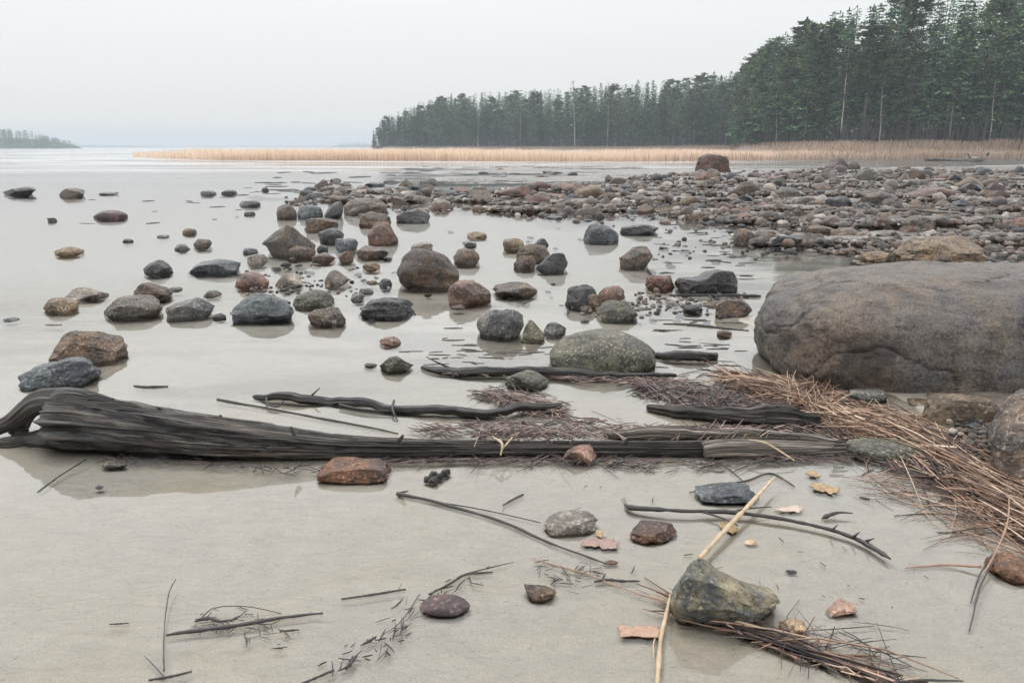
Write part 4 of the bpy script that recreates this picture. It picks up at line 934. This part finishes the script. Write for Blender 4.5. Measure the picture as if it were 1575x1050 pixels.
straws('reed_litter', 'dark debris mat between the oval boulder and the reed drift', 'reed litter',
    band(520, [(985, 590, 6), (1040, 606, 18), (1130, 618, 24), (1240, 636, 18)], 1.1, EL(8, 60), (.4, 1.6), .3, .012)+band(20, [(1000, 600, 10), (1200, 630, 14)], 1.2, EL(60, 120), (.6, 1.2), .3, .02), SM_mid)
straws('reed_litter', 'brown litter caught behind the middle of the long log', 'reed litter',
    band(400, [(640, 662, 5), (720, 658, 9), (800, 650, 16), (880, 652, 16), (960, 660, 11), (1060, 662, 8), (1240, 660, 8)], 1.0, EL(10, 60), (.4, 1.5), .4, .04)
    +band(240, [(730, 668, 4), (800, 666, 8), (900, 668, 5)], 1.0, EL(14, 50), (.4, 1.2), .6, .07, zb=.04), SM_mid)
straws('reed_litter', 'dark straw caught on the thin log before the oval boulder', 'reed litter',
    band(260, [(690, 572, 3), (850, 574, 4), (900, 582, 9), (1050, 586, 6)], 1.0, EL(12, 60), (.4, 1.5), .25, .012), SM_mid)
straws('reed_litter', 'tangle of dark straw heaped below the mossy grey stone', 'reed litter',
    band(240, [(735, 606, 5), (790, 612, 16), (830, 622, 16), (870, 632, 8)], 1.0, EL(10, 60), (.4, 1.5), .6, .025), SM_mid)
straws('reed_litter', 'fringe of dark litter along the foot of the long log', 'reed litter',
    band(90, [(150, 704, 4), (300, 712, 5), (340, 716, 8), (480, 722, 9), (520, 716, 4)], 1.0, EL(6, 40), (.3, 1.1), .5, .012)
    +band(420, [(560, 708, 3), (700, 708, 4), (900, 708, 5), (1000, 713, 9), (1110, 714, 9), (1200, 706, 7), (1330, 700, 7), (1440, 742, 10)], 1.0, EL(8, 55), (.3, 1.2), .35, .015), SM_dark)
straws('reed_litter', 'bundle of reddish reed scraps running off the bottom edge at right', 'reed litter',
    band(34, [(1030, 920, 4), (1120, 955, 6), (1200, 985, 8), (1290, 1015, 12), (1400, 1056, 16)], 1.0, EL(50, 200), (.5, 1.6), .12, .014)
    +band(34, [(1200, 990, 8), (1290, 1015, 14), (1390, 1050, 14)], 1.1, EL(10, 60), (.5, 1.8), .7, .014), SM_dry)
straws('reed_litter', 'dark stalks under the reddish bundle at the bottom edge', 'reed litter',
    band(40, [(1040, 930, 4), (1150, 968, 6), (1230, 1000, 8), (1400, 1056, 12)], 1.0, EL(30, 130), (.6, 1.8), .15, .012)
    +band(30, [(1180, 985, 6), (1300, 985, 26), (1400, 1030, 16)], 1.2, EL(20, 90), (.4, .9), .8, .03), SM_dark)
straws('reed_litter', 'thin scattered straws on the sand left of the drift at right', 'reed litter',
    band(110, [(1340, 735, 14), (1430, 770, 30), (1560, 830, 44)], 1.0, EL(30, 130), (.25, .8), .4, .012), SM_dry)
pl = band(70, [(500, 1035, 22), (600, 985, 26), (650, 925, 26), (740, 885, 14)], 1.1, EL(3, 22), (.3, 1.0), .9, .006)
pl += band(60, [(300, 950, 14), (380, 965, 26), (440, 985, 16)], 1.1, EL(3, 18), (.3, .8), .9, .006)+band(50, [(830, 870, 12), (870, 888, 16), (930, 885, 12)], 1.1, EL(3, 18), (.3, .8), .9, .006)
pl += band(24, [(760, 800, 60), (1200, 860, 60), (1400, 950, 40)], 1.6, EL(3, 12), (.3, .8), 1.2, .006)
straws('plant_crumbs', 'tiny dark plant crumbs strewn over the wet sand', 'plant crumbs', pl, SM_black)
pl = []
for (x0, x1, y0, y1, n_) in ((1000, 1150, 345, 440, 60), (1150, 1330, 355, 410, 40), (680, 860, 470, 560, 26), (1005, 1150, 490, 575, 46), (380, 620, 280, 300, 26), (600, 1000, 256, 284, 170), (420, 640, 262, 300, 40), (620, 860, 536, 560, 26), (90, 420, 300, 345, 14)):  # far strips draw the dark streak lines of the water as thin straws
    for _ in range(n_):
        x, y = random.uniform(x0, x1), random.uniform(y0, y1); ln = random.uniform(6, 34)*(0.6+(y-226)/500)*(1.8 if y < 300 else 1); r = random.uniform(.5, 1.3)*depth(P(x, y))/F
        if in_named(x, y): continue
        pl.append((P(x-ln/2, y-random.gauss(0, .8), .002), P(x+ln/2, y+random.gauss(0, .8), .002), r, (random.gauss(0, .03), 0)))
straws('debris_and_streaks', 'thin dark reed and twig bits in the pools and dark streaks across the far water', 'floating debris', pl, SM_black)
# ------------------------------------------------------------------ reeds and grass on the far shore
def blades(name, label, cat, Xb, Yb, Zb, hh, ww, mat):
    n_ = len(Xb); t = RNG.uniform(0, math.pi, n_); cx, sx_ = np.cos(t)*ww/2, np.sin(t)*ww/2
    lx, ly = RNG.normal(0, .10, n_)*hh, RNG.normal(0, .10, n_)*hh
    V = np.zeros((n_, 6, 3))
    for k, (f, wf) in enumerate(((0, 1.), (.55, .9), (1, .35))):
        V[:, 2*k, 0] = Xb-cx*wf+lx*f*f; V[:, 2*k, 1] = Yb-sx_*wf+ly*f*f; V[:, 2*k, 2] = Zb+hh*f
        V[:, 2*k+1, 0] = Xb+cx*wf+lx*f*f; V[:, 2*k+1, 1] = Yb+sx_*wf+ly*f*f; V[:, 2*k+1, 2] = Zb+hh*f
    b0 = (np.arange(n_)*6)[:, None]
    Fq = np.concatenate([b0+np.array([0, 1, 3, 2]), b0+np.array([2, 3, 5, 4])])
    tag(ob(name, me_np(name, V.reshape(-1, 3), Fq, mat)), label, cat, kind='stuff')
n_ = 60000
px_ = np.where(RNG.random(n_) < .93, RNG.uniform(205, 1120, n_), 1120+np.abs(RNG.normal(0, 90, n_))); fy = interp(px_, FRONT)
Y0 = np.array([CZ/math.tan(TH+math.atan((y-525)/F)) for y in fy])
Yb = Y0+np.abs(RNG.normal(0, 1, n_))*26*np.where(RNG.random(n_) < .5, .25, 1.2)
Yb = Yb*np.where(px_ < 330, 1+RNG.random(n_)*.1, 1)
Xb = (px_-787.5)/F*(Yb*ct+CZ*st)
ns = fbm(np.stack([Xb*.12, Yb*.05, 0*Xb], 1), 71, 3)
hh = np.clip(1.0+.24*ns+RNG.normal(0, .16, n_), .4, 2.0)*np.where(px_ < 300, .55+.45*smooth(205, 300, px_), 1)
blades('reeds', 'broad belt of pale orange standing reeds across the far water', 'reeds', Xb, Yb, np.full(n_, -.1), hh, RNG.uniform(.03, .06, n_), SM_reed)
n_ = 46000
px_ = np.where(RNG.random(n_) < .93, RNG.uniform(1100, 2000, n_), 1100-np.abs(RNG.normal(0, 60, n_))); fy = interp(px_, FRONT)
Y0 = np.array([CZ/math.tan(TH+math.atan((y-525)/F)) for y in fy]); Dt = interp(px_, TREE_D)
tt = RNG.random(n_)**1.3; Yb = Y0-2+(np.maximum(Dt, Y0+12)+3-Y0)*tt; Xb = (px_-787.5)/F*(Yb*ct+CZ*st)
ns = fbm(np.stack([Xb*.3, Yb*.1, 0*Xb], 1), 72, 3); Zb = ground_z(Xb, Yb)
hh = np.clip(1.0+.35*ns+RNG.normal(0, .14, n_), .25, 1.7)*(1-.45*tt)
blades('reeds', 'pinkish brown reeds and dry grass on the bank before the wood at right', 'reeds', Xb, Yb, np.maximum(Zb, -.1)-.05, hh, RNG.uniform(.03, .07, n_), SM_reed2)
# ------------------------------------------------------------------ trees
def leaf_tree_mat(name, stops):
    m, n, l, b = mat_new(name)
    g = n.new('ShaderNodeNewGeometry'); oi = n.new('ShaderNodeObjectInfo')
    c = rampn(n, l, g.outputs['Random Per Island'], stops)
    tt = n.new('ShaderNodeTexCoord').outputs['Object']
    c = mixc(n, l, 1.0, c, rampn(n, l, texn(n, l, tt, .9, 3, .6), ((0.38, (.45, .45, .5)), (0.62, (1.9, 1.9, 1.7)))), 'MULTIPLY')
    h = n.new('ShaderNodeHueSaturation'); l.new(c, h.inputs['Color'])
    l.new(mathn(n, l, 'ADD', mathn(n, l, 'MULTIPLY', oi.outputs['Random'], .9), .6), h.inputs['Value'])
    l.new(mathn(n, l, 'ADD', mathn(n, l, 'MULTIPLY', oi.outputs['Random'], .05), .475), h.inputs['Hue'])
    l.new(h.outputs[0], b.inputs['Base Color']); b.inputs['Roughness'].default_value = .8; b.inputs['Specular IOR Level'].default_value = .2
    return m
NEED = {'spruce': leaf_tree_mat('spruce_needles', ((0, (.018, .038, .026)), (.5, (.046, .086, .050)), (1, (.13, .19, .09)))),
        'pine': leaf_tree_mat('pine_needles', ((0, (.03, .048, .032)), (.5, (.072, .10, .058)), (1, (.17, .19, .10))))}
def bark_mat(name, c1, c2):
    m, n, l, b = mat_new(name); t = n.new('ShaderNodeTexCoord').outputs['Object']
    mp = n.new('ShaderNodeMapping'); mp.inputs['Scale'].default_value = (1, 1, .25); l.new(t, mp.inputs[0])
    l.new(rampn(n, l, texn(n, l, mp.outputs[0], 6, 5, .7), ((.35, c1), (.6, c2))), b.inputs['Base Color']); b.inputs['Roughness'].default_value = .8; return m
BK = {'spruce': bark_mat('spruce_bark', (.07, .06, .055), (.17, .15, .14)), 'pine': bark_mat('pine_bark', (.07, .055, .05), (.17, .14, .125)), 'birch': bark_mat('birch_bark', (.22, .20, .19), (.56, .54, .51))}
def cards(C, D_, Ln, Wd, r):
    """leaf-shaped faces: centres, directions, lengths, widths"""
    C = np.asarray(C, float); D_ = np.asarray(D_, float); D_ /= np.linalg.norm(D_, axis=1)[:, None]+1e-9; n_ = len(C)
    rv = r.normal(size=(n_, 3)); rv[:, 2] *= .6; S_ = np.cross(D_, rv); S_ /= np.linalg.norm(S_, axis=1)[:, None]+1e-9
    Ln = np.asarray(Ln)[:, None]; Wd = np.asarray(Wd)[:, None]
    V = np.stack([C-D_*Ln*.5, C+S_*Wd*.5+D_*Ln*.05, C+D_*Ln*.5, C-S_*Wd*.5+D_*Ln*.05], 1).reshape(-1, 3)
    return V, (np.arange(n_)*4)[:, None]+np.arange(4)
def spruce_crown(h, seed, t0=.12, rmax=.13, dens=1.0):
    r = np.random.default_rng(seed); C, D_, Ln, Wd = [], [], [], []; z = h*t0
    while z < h*.985:
        t = (z/h-t0)/(1-t0); R0 = h*rmax*((1-t)**.85)*(.8+.2*math.sin(z*1.7+seed))+.05
        if t < .15: R0 *= .55+3*t
        for k in range(int(r.integers(4, 8))):
            if r.random() < .12: continue
            a = r.uniform(0, 6.283); ln = R0*r.uniform(.65, 1.2); dr = -.12-.28*(1-t)+r.normal(0, .06)
            m_ = max(2, int(ln/.27*dens))
            for i in range(m_):
                f = (i+.5)/m_; p = np.array([math.cos(a)*ln*f, math.sin(a)*ln*f, z+ln*f*dr+.22*f*f*ln])
                for s_ in (-1, 1, 0):
                    w_ = .22+.35*(1-f)
                    d = np.array([math.cos(a+s_*.9), math.sin(a+s_*.9), dr*.7-.15])
                    C.append(p+d*w_*.5*abs(s_)+r.normal(0, .05, 3)); D_.append(d+r.normal(0, .15, 3)); q_ = .45+.55*min(1, 2.2*(1-t)); Ln.append(r.uniform(.5, .95)*(.6+w_)*q_); Wd.append(r.uniform(.16, .30)*q_)
        z += h*.021*r.uniform(.7, 1.3)
    for _ in range(8): C.append(np.array([0, 0, h*.985])+r.normal(0, .06, 3)); D_.append((r.normal(0, .25), r.normal(0, .25), 1)); Ln.append(.7); Wd.append(.14)
    return cards(C, D_, Ln, Wd, r)
def pine_crown(h, seed, t0=.42, rmax=.15):
    r = np.random.default_rng(seed); C, D_, Ln, Wd = [], [], [], []
    for k in range(84):
        t = r.random()**.8; z = h*(t0+(1-t0)*t*.97); R0 = h*rmax*math.sqrt(max(1-t*t*.92, .02))*r.uniform(.35, 1.1)*(.5+min(t*2.5, .5)); a = r.uniform(0, 6.283); up = r.uniform(-.1, .45)
        for f in (.45, .72, 1.0):
            if f < .9 and r.random() < .3: continue
            p = np.array([math.cos(a)*R0*f, math.sin(a)*R0*f, z+R0*f*up]); s_ = (.34+.40*(1-t))*(.6+.5*f)
            for i in range(30):
                q = r.normal(0, 1, 3); q /= np.linalg.norm(q); q *= r.random()**.4
                C.append(p+q*np.array([s_*1.35, s_*1.35, s_*.72])); D_.append(q*np.array([1, 1, .4])+np.array([math.cos(a)*.4, math.sin(a)*.4, .25])); Ln.append(r.uniform(.26, .58)); Wd.append(r.uniform(.11, .22))
    return cards(C, D_, Ln, Wd, r)
def trunk_geo(h, r0, seed, lean=0.0, twigs=0, tz0=.15, tlen=1.2):
    r = np.random.default_rng(seed); k = 9; C = [(lean*h*(i/(k-1))**1.4+r.normal(0, .04), r.normal(0, .04), h*i/(k-1)) for i in range(k)]; C[0] = (0, 0, -.4)
    Vs, Fs, o = [], [], 0
    v, f, _ = tube_pts(C, [r0*(1.25 if i == 0 else 1-.9*i/(k-1)) for i in range(k)], 7); Vs.append(v); Fs.append(f); o = len(v)
    for _ in range(twigs):
        t = r.uniform(tz0, .95); a = r.uniform(0, 6.28); ln = tlen*r.uniform(.5, 1.3)*(1.1-t*.6); i = t*(k-1); p = np.array(C[int(i)])*(1-i % 1)+np.array(C[min(int(i)+1, k-1)])*(i % 1)
        e1 = p+np.array([math.cos(a)*ln*.5, math.sin(a)*ln*.5, ln*.35]); e2 = p+np.array([math.cos(a)*ln, math.sin(a)*ln, ln*r.uniform(.1, .9)])
        v, f, _ = tube_pts([p, e1, e2], [r0*.28*(1-t*.5), r0*.16, r0*.05], 4); Vs.append(v); Fs.append(f+o); o += len(v)
    return np.concatenate(Vs), np.concatenate(Fs)
TREES = {}
def tree_kind(key, kind, h, seed, **kw):
    cv, cf = (spruce_crown if kind == 'spruce' else pine_crown)(h, seed, **kw)
    tv, tf = trunk_geo(h, .011*h, seed, twigs=26 if kind == 'spruce' else 14, tz0=.08 if kind == 'spruce' else .25, tlen=1.3)
    TREES[key] = (kind, h, me_np('crown', cv, cf, NEED[kind]), me_np('trunk', tv, tf, BK[kind], True), cv, cf)
for k in range(6): tree_kind(f's{k}', 'spruce', 20, 11+k, t0=.05+.05*(k % 3), rmax=.135+.014*(k % 4))
for k in range(5): tree_kind(f'p{k}', 'pine', 20, 31+k, t0=.22+.06*k, rmax=.15+.014*(k % 3))
def birch_meshes(seed, lean):
    tv, tf = trunk_geo(16, .12, seed, lean); r = np.random.default_rng(seed); Vs, Fs, o = [], [], 0
    for _ in range(70):
        t = r.uniform(.35, .98); a = r.uniform(0, 6.28); ln = 2.4*(1.15-t)*r.uniform(.6, 1.3); p = np.array([lean*16*t**1.4, 0, 16*t]); e = [p]
        for q in range(3): e.append(e[-1]+np.array([math.cos(a), math.sin(a), 1.1-.5*q])*ln/3+r.normal(0, .08, 3))
        v, f, _ = tube_pts(e, [.03, .02, .012, .005], 4); Vs.append(v); Fs.append(f+o); o += len(v)
        for _2 in range(5):
            b0 = e[int(r.integers(1, 4))]; a2 = a+r.normal(0, .9); e2 = b0+np.array([math.cos(a2), math.sin(a2), .5])*ln*.35
            v, f, _ = tube_pts([b0, (b0+e2)/2+r.normal(0, .05, 3), e2], [.012, .008, .004], 3); Vs.append(v); Fs.append(f+o); o += len(v)
    return me_np('trunk', tv, tf, BK['birch'], True), me_np('crown', np.concatenate(Vs), np.concatenate(Fs), SM_brush)
BIR = [birch_meshes(71, .0), birch_meshes(72, .05), birch_meshes(73, -.04)]
tree_rows = []
def walk_curve(step, off, x0=575, x1=1700):
    xs = np.linspace(x0, x1, 4000); D = interp(xs, TREE_D)+off; Xw = (xs-787.5)/F*(D*ct+CZ*st)
    s_ = np.concatenate([[0], np.cumsum(np.hypot(np.diff(Xw), np.diff(D)))]); t = 0; res = []
    while t < s_[-1]:
        i = int(np.searchsorted(s_, t)); i = min(i, len(xs)-1); res.append((xs[i], D[i], Xw[i])); t += step*random.uniform(.6, 1.5)*(1.0 if xs[i] > 1130 else 1.15)
    return res
def zone(px):
    Zs = [(640, 'at the left tip of the far wood'), (740, 'in the low left part of the far wood'), (840, 'in the far wood above the red-brown boulder'), (950, 'in the middle of the far wood'),
          (1060, 'in the right part of the far wood'), (1140, 'above the tall reddish boulder'), (1215, 'on the left slope of the near wood'), (1275, 'left of the tallest pale trunk'),
          (1340, 'right of the tallest pale trunk'), (1420, 'in the middle of the near wood'), (1500, 'above the grey stranded snag'), (9999, 'by the right edge of the near wood')]
    return next(z for p, z in Zs if px < p)
def place_tree(key, x, y, h, row, px):
    kind, h0, mc, mt_, _, _ = TREES[key]; s_ = h/h0
    r = bpy.data.objects.new(f'{kind}_tree', None); COL.objects.link(r); r.location = (x, y, max(gz(x, y), .3)); r.rotation_euler.z = random.uniform(0, 6.28); r.scale = (s_*random.uniform(1.0, 1.4),)*2+(s_,)
    for nm, me in (('trunk', mt_), ('crown', mc)):
        c = bpy.data.objects.new(nm, me); COL.objects.link(c); c.parent = r
    rw = 'front-row' if row == 0 else 'second-row'; sz = 'tall' if h > 22 else 'mid-height' if h > 17 else 'short'
    tag(r, f"{sz} {rw} {kind} {zone(px)}", 'tree', f"{kind}s of the wood on the far shore")
def top_h(px, D):
    yt = float(interp(px, TREE_TOP)); return (CZ-2.0)+D*math.tan(math.atan((525-yt)/F)-TH)
for row, (step, off) in enumerate(((2.5, 0), (2.9, 5))):
    for px, D, Xw in walk_curve(step, off):
        h = top_h(px, D)*random.choice((.72, .84, .9, .94, .98, 1.02))+random.uniform(-1, .6)
        if row == 0 and random.random() < .15: h *= .7
        if px > 1150: pr = .3
        else: pr = .25
        key = (f'p{random.randrange(5)}' if random.random() < pr else f's{random.randrange(6)}')
        place_tree(key, Xw+random.uniform(-.6, .6), D+random.uniform(-2, 2), max(h, 6), row, px)
# single pale trunks standing out in front of the dark wood
for px, hpx, v, lab in ((1290, 150, 0, 'tallest pale straight trunk before the near wood'), (1350, 92, 2, 'thinner pale trunk right of the tallest pale trunk'), (1235, 78, 0, 'short pale trunk left of the tallest pale trunk'),
        (1128, 110, 1, 'bare greyish birch where the wood steps up'), (1066, 62, 0, 'pale birch at the right end of the far wood'), (934, 92, 0, 'tall pale birch right of the middle of the far wood'),
        (884, 95, 2, 'tall pale birch in the middle of the far wood'), (800, 70, 0, 'pale birch left of the middle of the far wood'), (735, 55, 1, 'small pale birch in the left part of the far wood'),
        (1570, 110, 1, 'bare pale birch at the right edge of the wood'), (1192, 60, 2, 'small bare birch on the left slope of the near wood'), (1456, 84, 0, 'thin bare birch above the grey stranded snag'), (1519, 100, 2, 'leaning bare birch near the right edge')):
    D = float(interp(px, TREE_D))-3; Xw = (px-787.5)/F*(D*ct+CZ*st); h = hpx/F*D; t_, c_ = BIR[v]
    r = empty('birch_tree', (Xw, D, max(gz(Xw, D), .2))); r.scale = (h/16*1.15, h/16*1.15, h/16); ob('trunk', t_, r); ob('crown', c_, r); tag(r, lab, 'tree', 'pale birches before the dark wood')
# the depth of the wood behind the first two rows: one far mass
def forest_mass(name, label, items, mat, sub=1):
    VV, FF, o = [], [], 0
    for x, y, z, h, key in items:
        _, h0, _, _, cv, cf = TREES[key]; s_ = h/h0; sel = cf[::sub]; v = cv[sel.ravel()]; t = random.uniform(0, 6.28); c_, n2 = math.cos(t), math.sin(t); ws = s_*(1.0 if sub < 3 else 1.35)
        v = np.stack([(v[:, 0]*c_-v[:, 1]*n2)*ws+x, (v[:, 0]*n2+v[:, 1]*c_)*ws+y, v[:, 2]*s_+z], 1); VV.append(v); FF.append(np.arange(len(v)).reshape(-1, 4)+o); o += len(v)
        tv, tf = TR0; VV.append(tv*np.array([s_, s_, s_])+np.array([x, y, z])); FF.append(tf+o); o += len(tv)
    me = me_np(name, np.concatenate(VV), np.concatenate(FF), mat); tag(ob(name, me), label, 'wood', kind='stuff')
TR0 = trunk_geo(20, .2, 5)
items = []
for off, step in ((8, 2.4), (13, 2.6), (19, 2.8), (26, 3.2), (36, 3.6)):
    for px, D, Xw in walk_curve(step, off, 590, 1800):
        items.append((Xw, D, 1.8, max(top_h(px, D)*random.uniform(.86, 1.0), 7), random.choice(('s0', 's1', 's2', 's3', 's4', 's5', 's0', 'p0'))))
forest_mass('wood_depth', 'dense dark depth of the wood behind its front trees', items, NEED['spruce'], 3)
# undergrowth: bare brush and saplings along the foot of the wood
n_ = 22000
px_ = RNG.uniform(580, 1750, n_); D = interp(px_, TREE_D)+RNG.uniform(-4, 6, n_); Xb = (px_-787.5)/F*(D*ct+CZ*st)
Zb = ground_z(Xb, D); hh = np.clip(RNG.gamma(3, .7, n_), .3, 7)
blades('undergrowth', 'bare grey brush and stems along the foot of the wood', 'undergrowth', Xb, D, Zb, hh, RNG.uniform(.03, .08, n_), SM_brush)
# far islands
def isle(label, x0, x1, D, tops, n_, hgt, seed, name='island_wood'):
    r = random.Random(seed); it = []
    for _ in range(n_):
        px = r.uniform(x0, x1); d = D+r.uniform(0, 40); X_ = (px-787.5)/F*(d*ct); yt = float(np.interp(px, [q[0] for q in tops], [q[1] for q in tops]))
        top = CZ+d*math.tan(math.atan((525-yt)/F)-TH); top *= r.uniform(.8, 1.03); hh_ = min(hgt*r.uniform(.7, 1), max(top*.9, 1.5)); it.append((X_, d, top-hh_, hh_, r.choice(('s1', 's3', 's5', 'p2'))))
    forest_mass(name, label, it, NEED['spruce'], 5)
    # the land under the trees
    xs = np.linspace(x0, x1, 60); V, Fq = [], []
    for k, px in enumerate(xs):
        yt = float(np.interp(px, [q[0] for q in tops], [q[1] for q in tops])); hz = max((CZ+D*math.tan(math.atan((525-yt)/F)-TH))*.55, .3)
        for (dd, zz) in ((-4, -1.0), (4, hz*.35), (40, hz), (90, hz), (140, -1)):
            d = D+dd; V.append(((px-787.5)/F*d*ct, d, zz*(1 if 0 < k < 59 else .1)))
    for k in range(59):
        for j in range(4): Fq.append((k*5+j, (k+1)*5+j, (k+1)*5+j+1, k*5+j+1))
    m_, n, l, b = mat_new('island_ground'); b.inputs['Base Color'].default_value = (.05, .06, .045, 1); b.inputs['Roughness'].default_value = .9
    tag(ob('island_terrain', me_np('island_terrain', V, np.array(Fq), m_, True)), kind='structure')
isle('wooded island at the far left fading into the haze', -260, 126, 780, [(-260, 200), (0, 199), (30, 198), (60, 203), (90, 212), (110, 217), (126, 226)], 420, 15, 1)
isle('faint low far shore to the right of the wooded island', 118, 285, 2500, [(118, 222), (190, 223), (285, 225.3)], 260, 16, 2)
isle('faint blue hump of land left of the wood tip', 508, 600, 2300, [(508, 224.5), (530, 219.5), (560, 219), (585, 221), (600, 222)], 160, 16, 3)
isle('low faint far shoreline behind the reed belt', 285, 520, 2900, [(285, 225), (400, 224.6), (450, 223.8), (520, 224.6)], 160, 10, 4)
# ------------------------------------------------------------------ haze
m = bpy.data.materials.new('haze'); m.use_nodes = True; n = m.node_tree.nodes; l = m.node_tree.links; n.clear()
o_ = n.new('ShaderNodeOutputMaterial'); v_ = n.new('ShaderNodeVolumePrincipled'); v_.inputs['Density'].default_value = HAZE_D if 'HAZE_D' in globals() else 0.00062
v_.inputs['Color'].default_value = (.80, .885, .955, 1); v_.inputs['Anisotropy'].default_value = 0.0; l.new(v_.outputs[0], o_.inputs['Volume'])
bm_ = bmesh.new(); bmesh.ops.create_cube(bm_, size=1); me = bpy.data.meshes.new('haze'); bm_.to_mesh(me); bm_.free(); me.materials.append(m)
hz = ob('haze', me); hz.scale = (6700, 6700, 50); hz.location = (0, 0, 50/2-3.0); tag(hz, kind='stuff', label='pale haze over the lake', cat='haze')
# ------------------------------------------------------------------ one label, one thing
ORD = ['first', 'second', 'third', 'fourth', 'fifth', 'sixth', 'seventh', 'eighth', 'ninth', 'tenth']
bl = {}
bpy.context.view_layer.update()
for o in bpy.data.objects:
    if not o.parent and 'label' in o: bl.setdefault(o['label'], []).append(o)
for lab, lst in bl.items():
    if len(lst) < 2: continue
    lst.sort(key=lambda o: o.location.x/max(o.location.y, .1))
    for i, o in enumerate(lst):
        if len(lst) == 2: s_ = ('left one', 'right one')[i]
        elif len(lst) == 3: s_ = ('leftmost', 'middle one', 'rightmost')[i]
        else: s_ = 'leftmost' if i == 0 else 'rightmost' if i == len(lst)-1 else (ORD[i]+' from left' if i < 10 else f'{i+1}th from left')
        o['label'] = f'{lab}, {s_}'
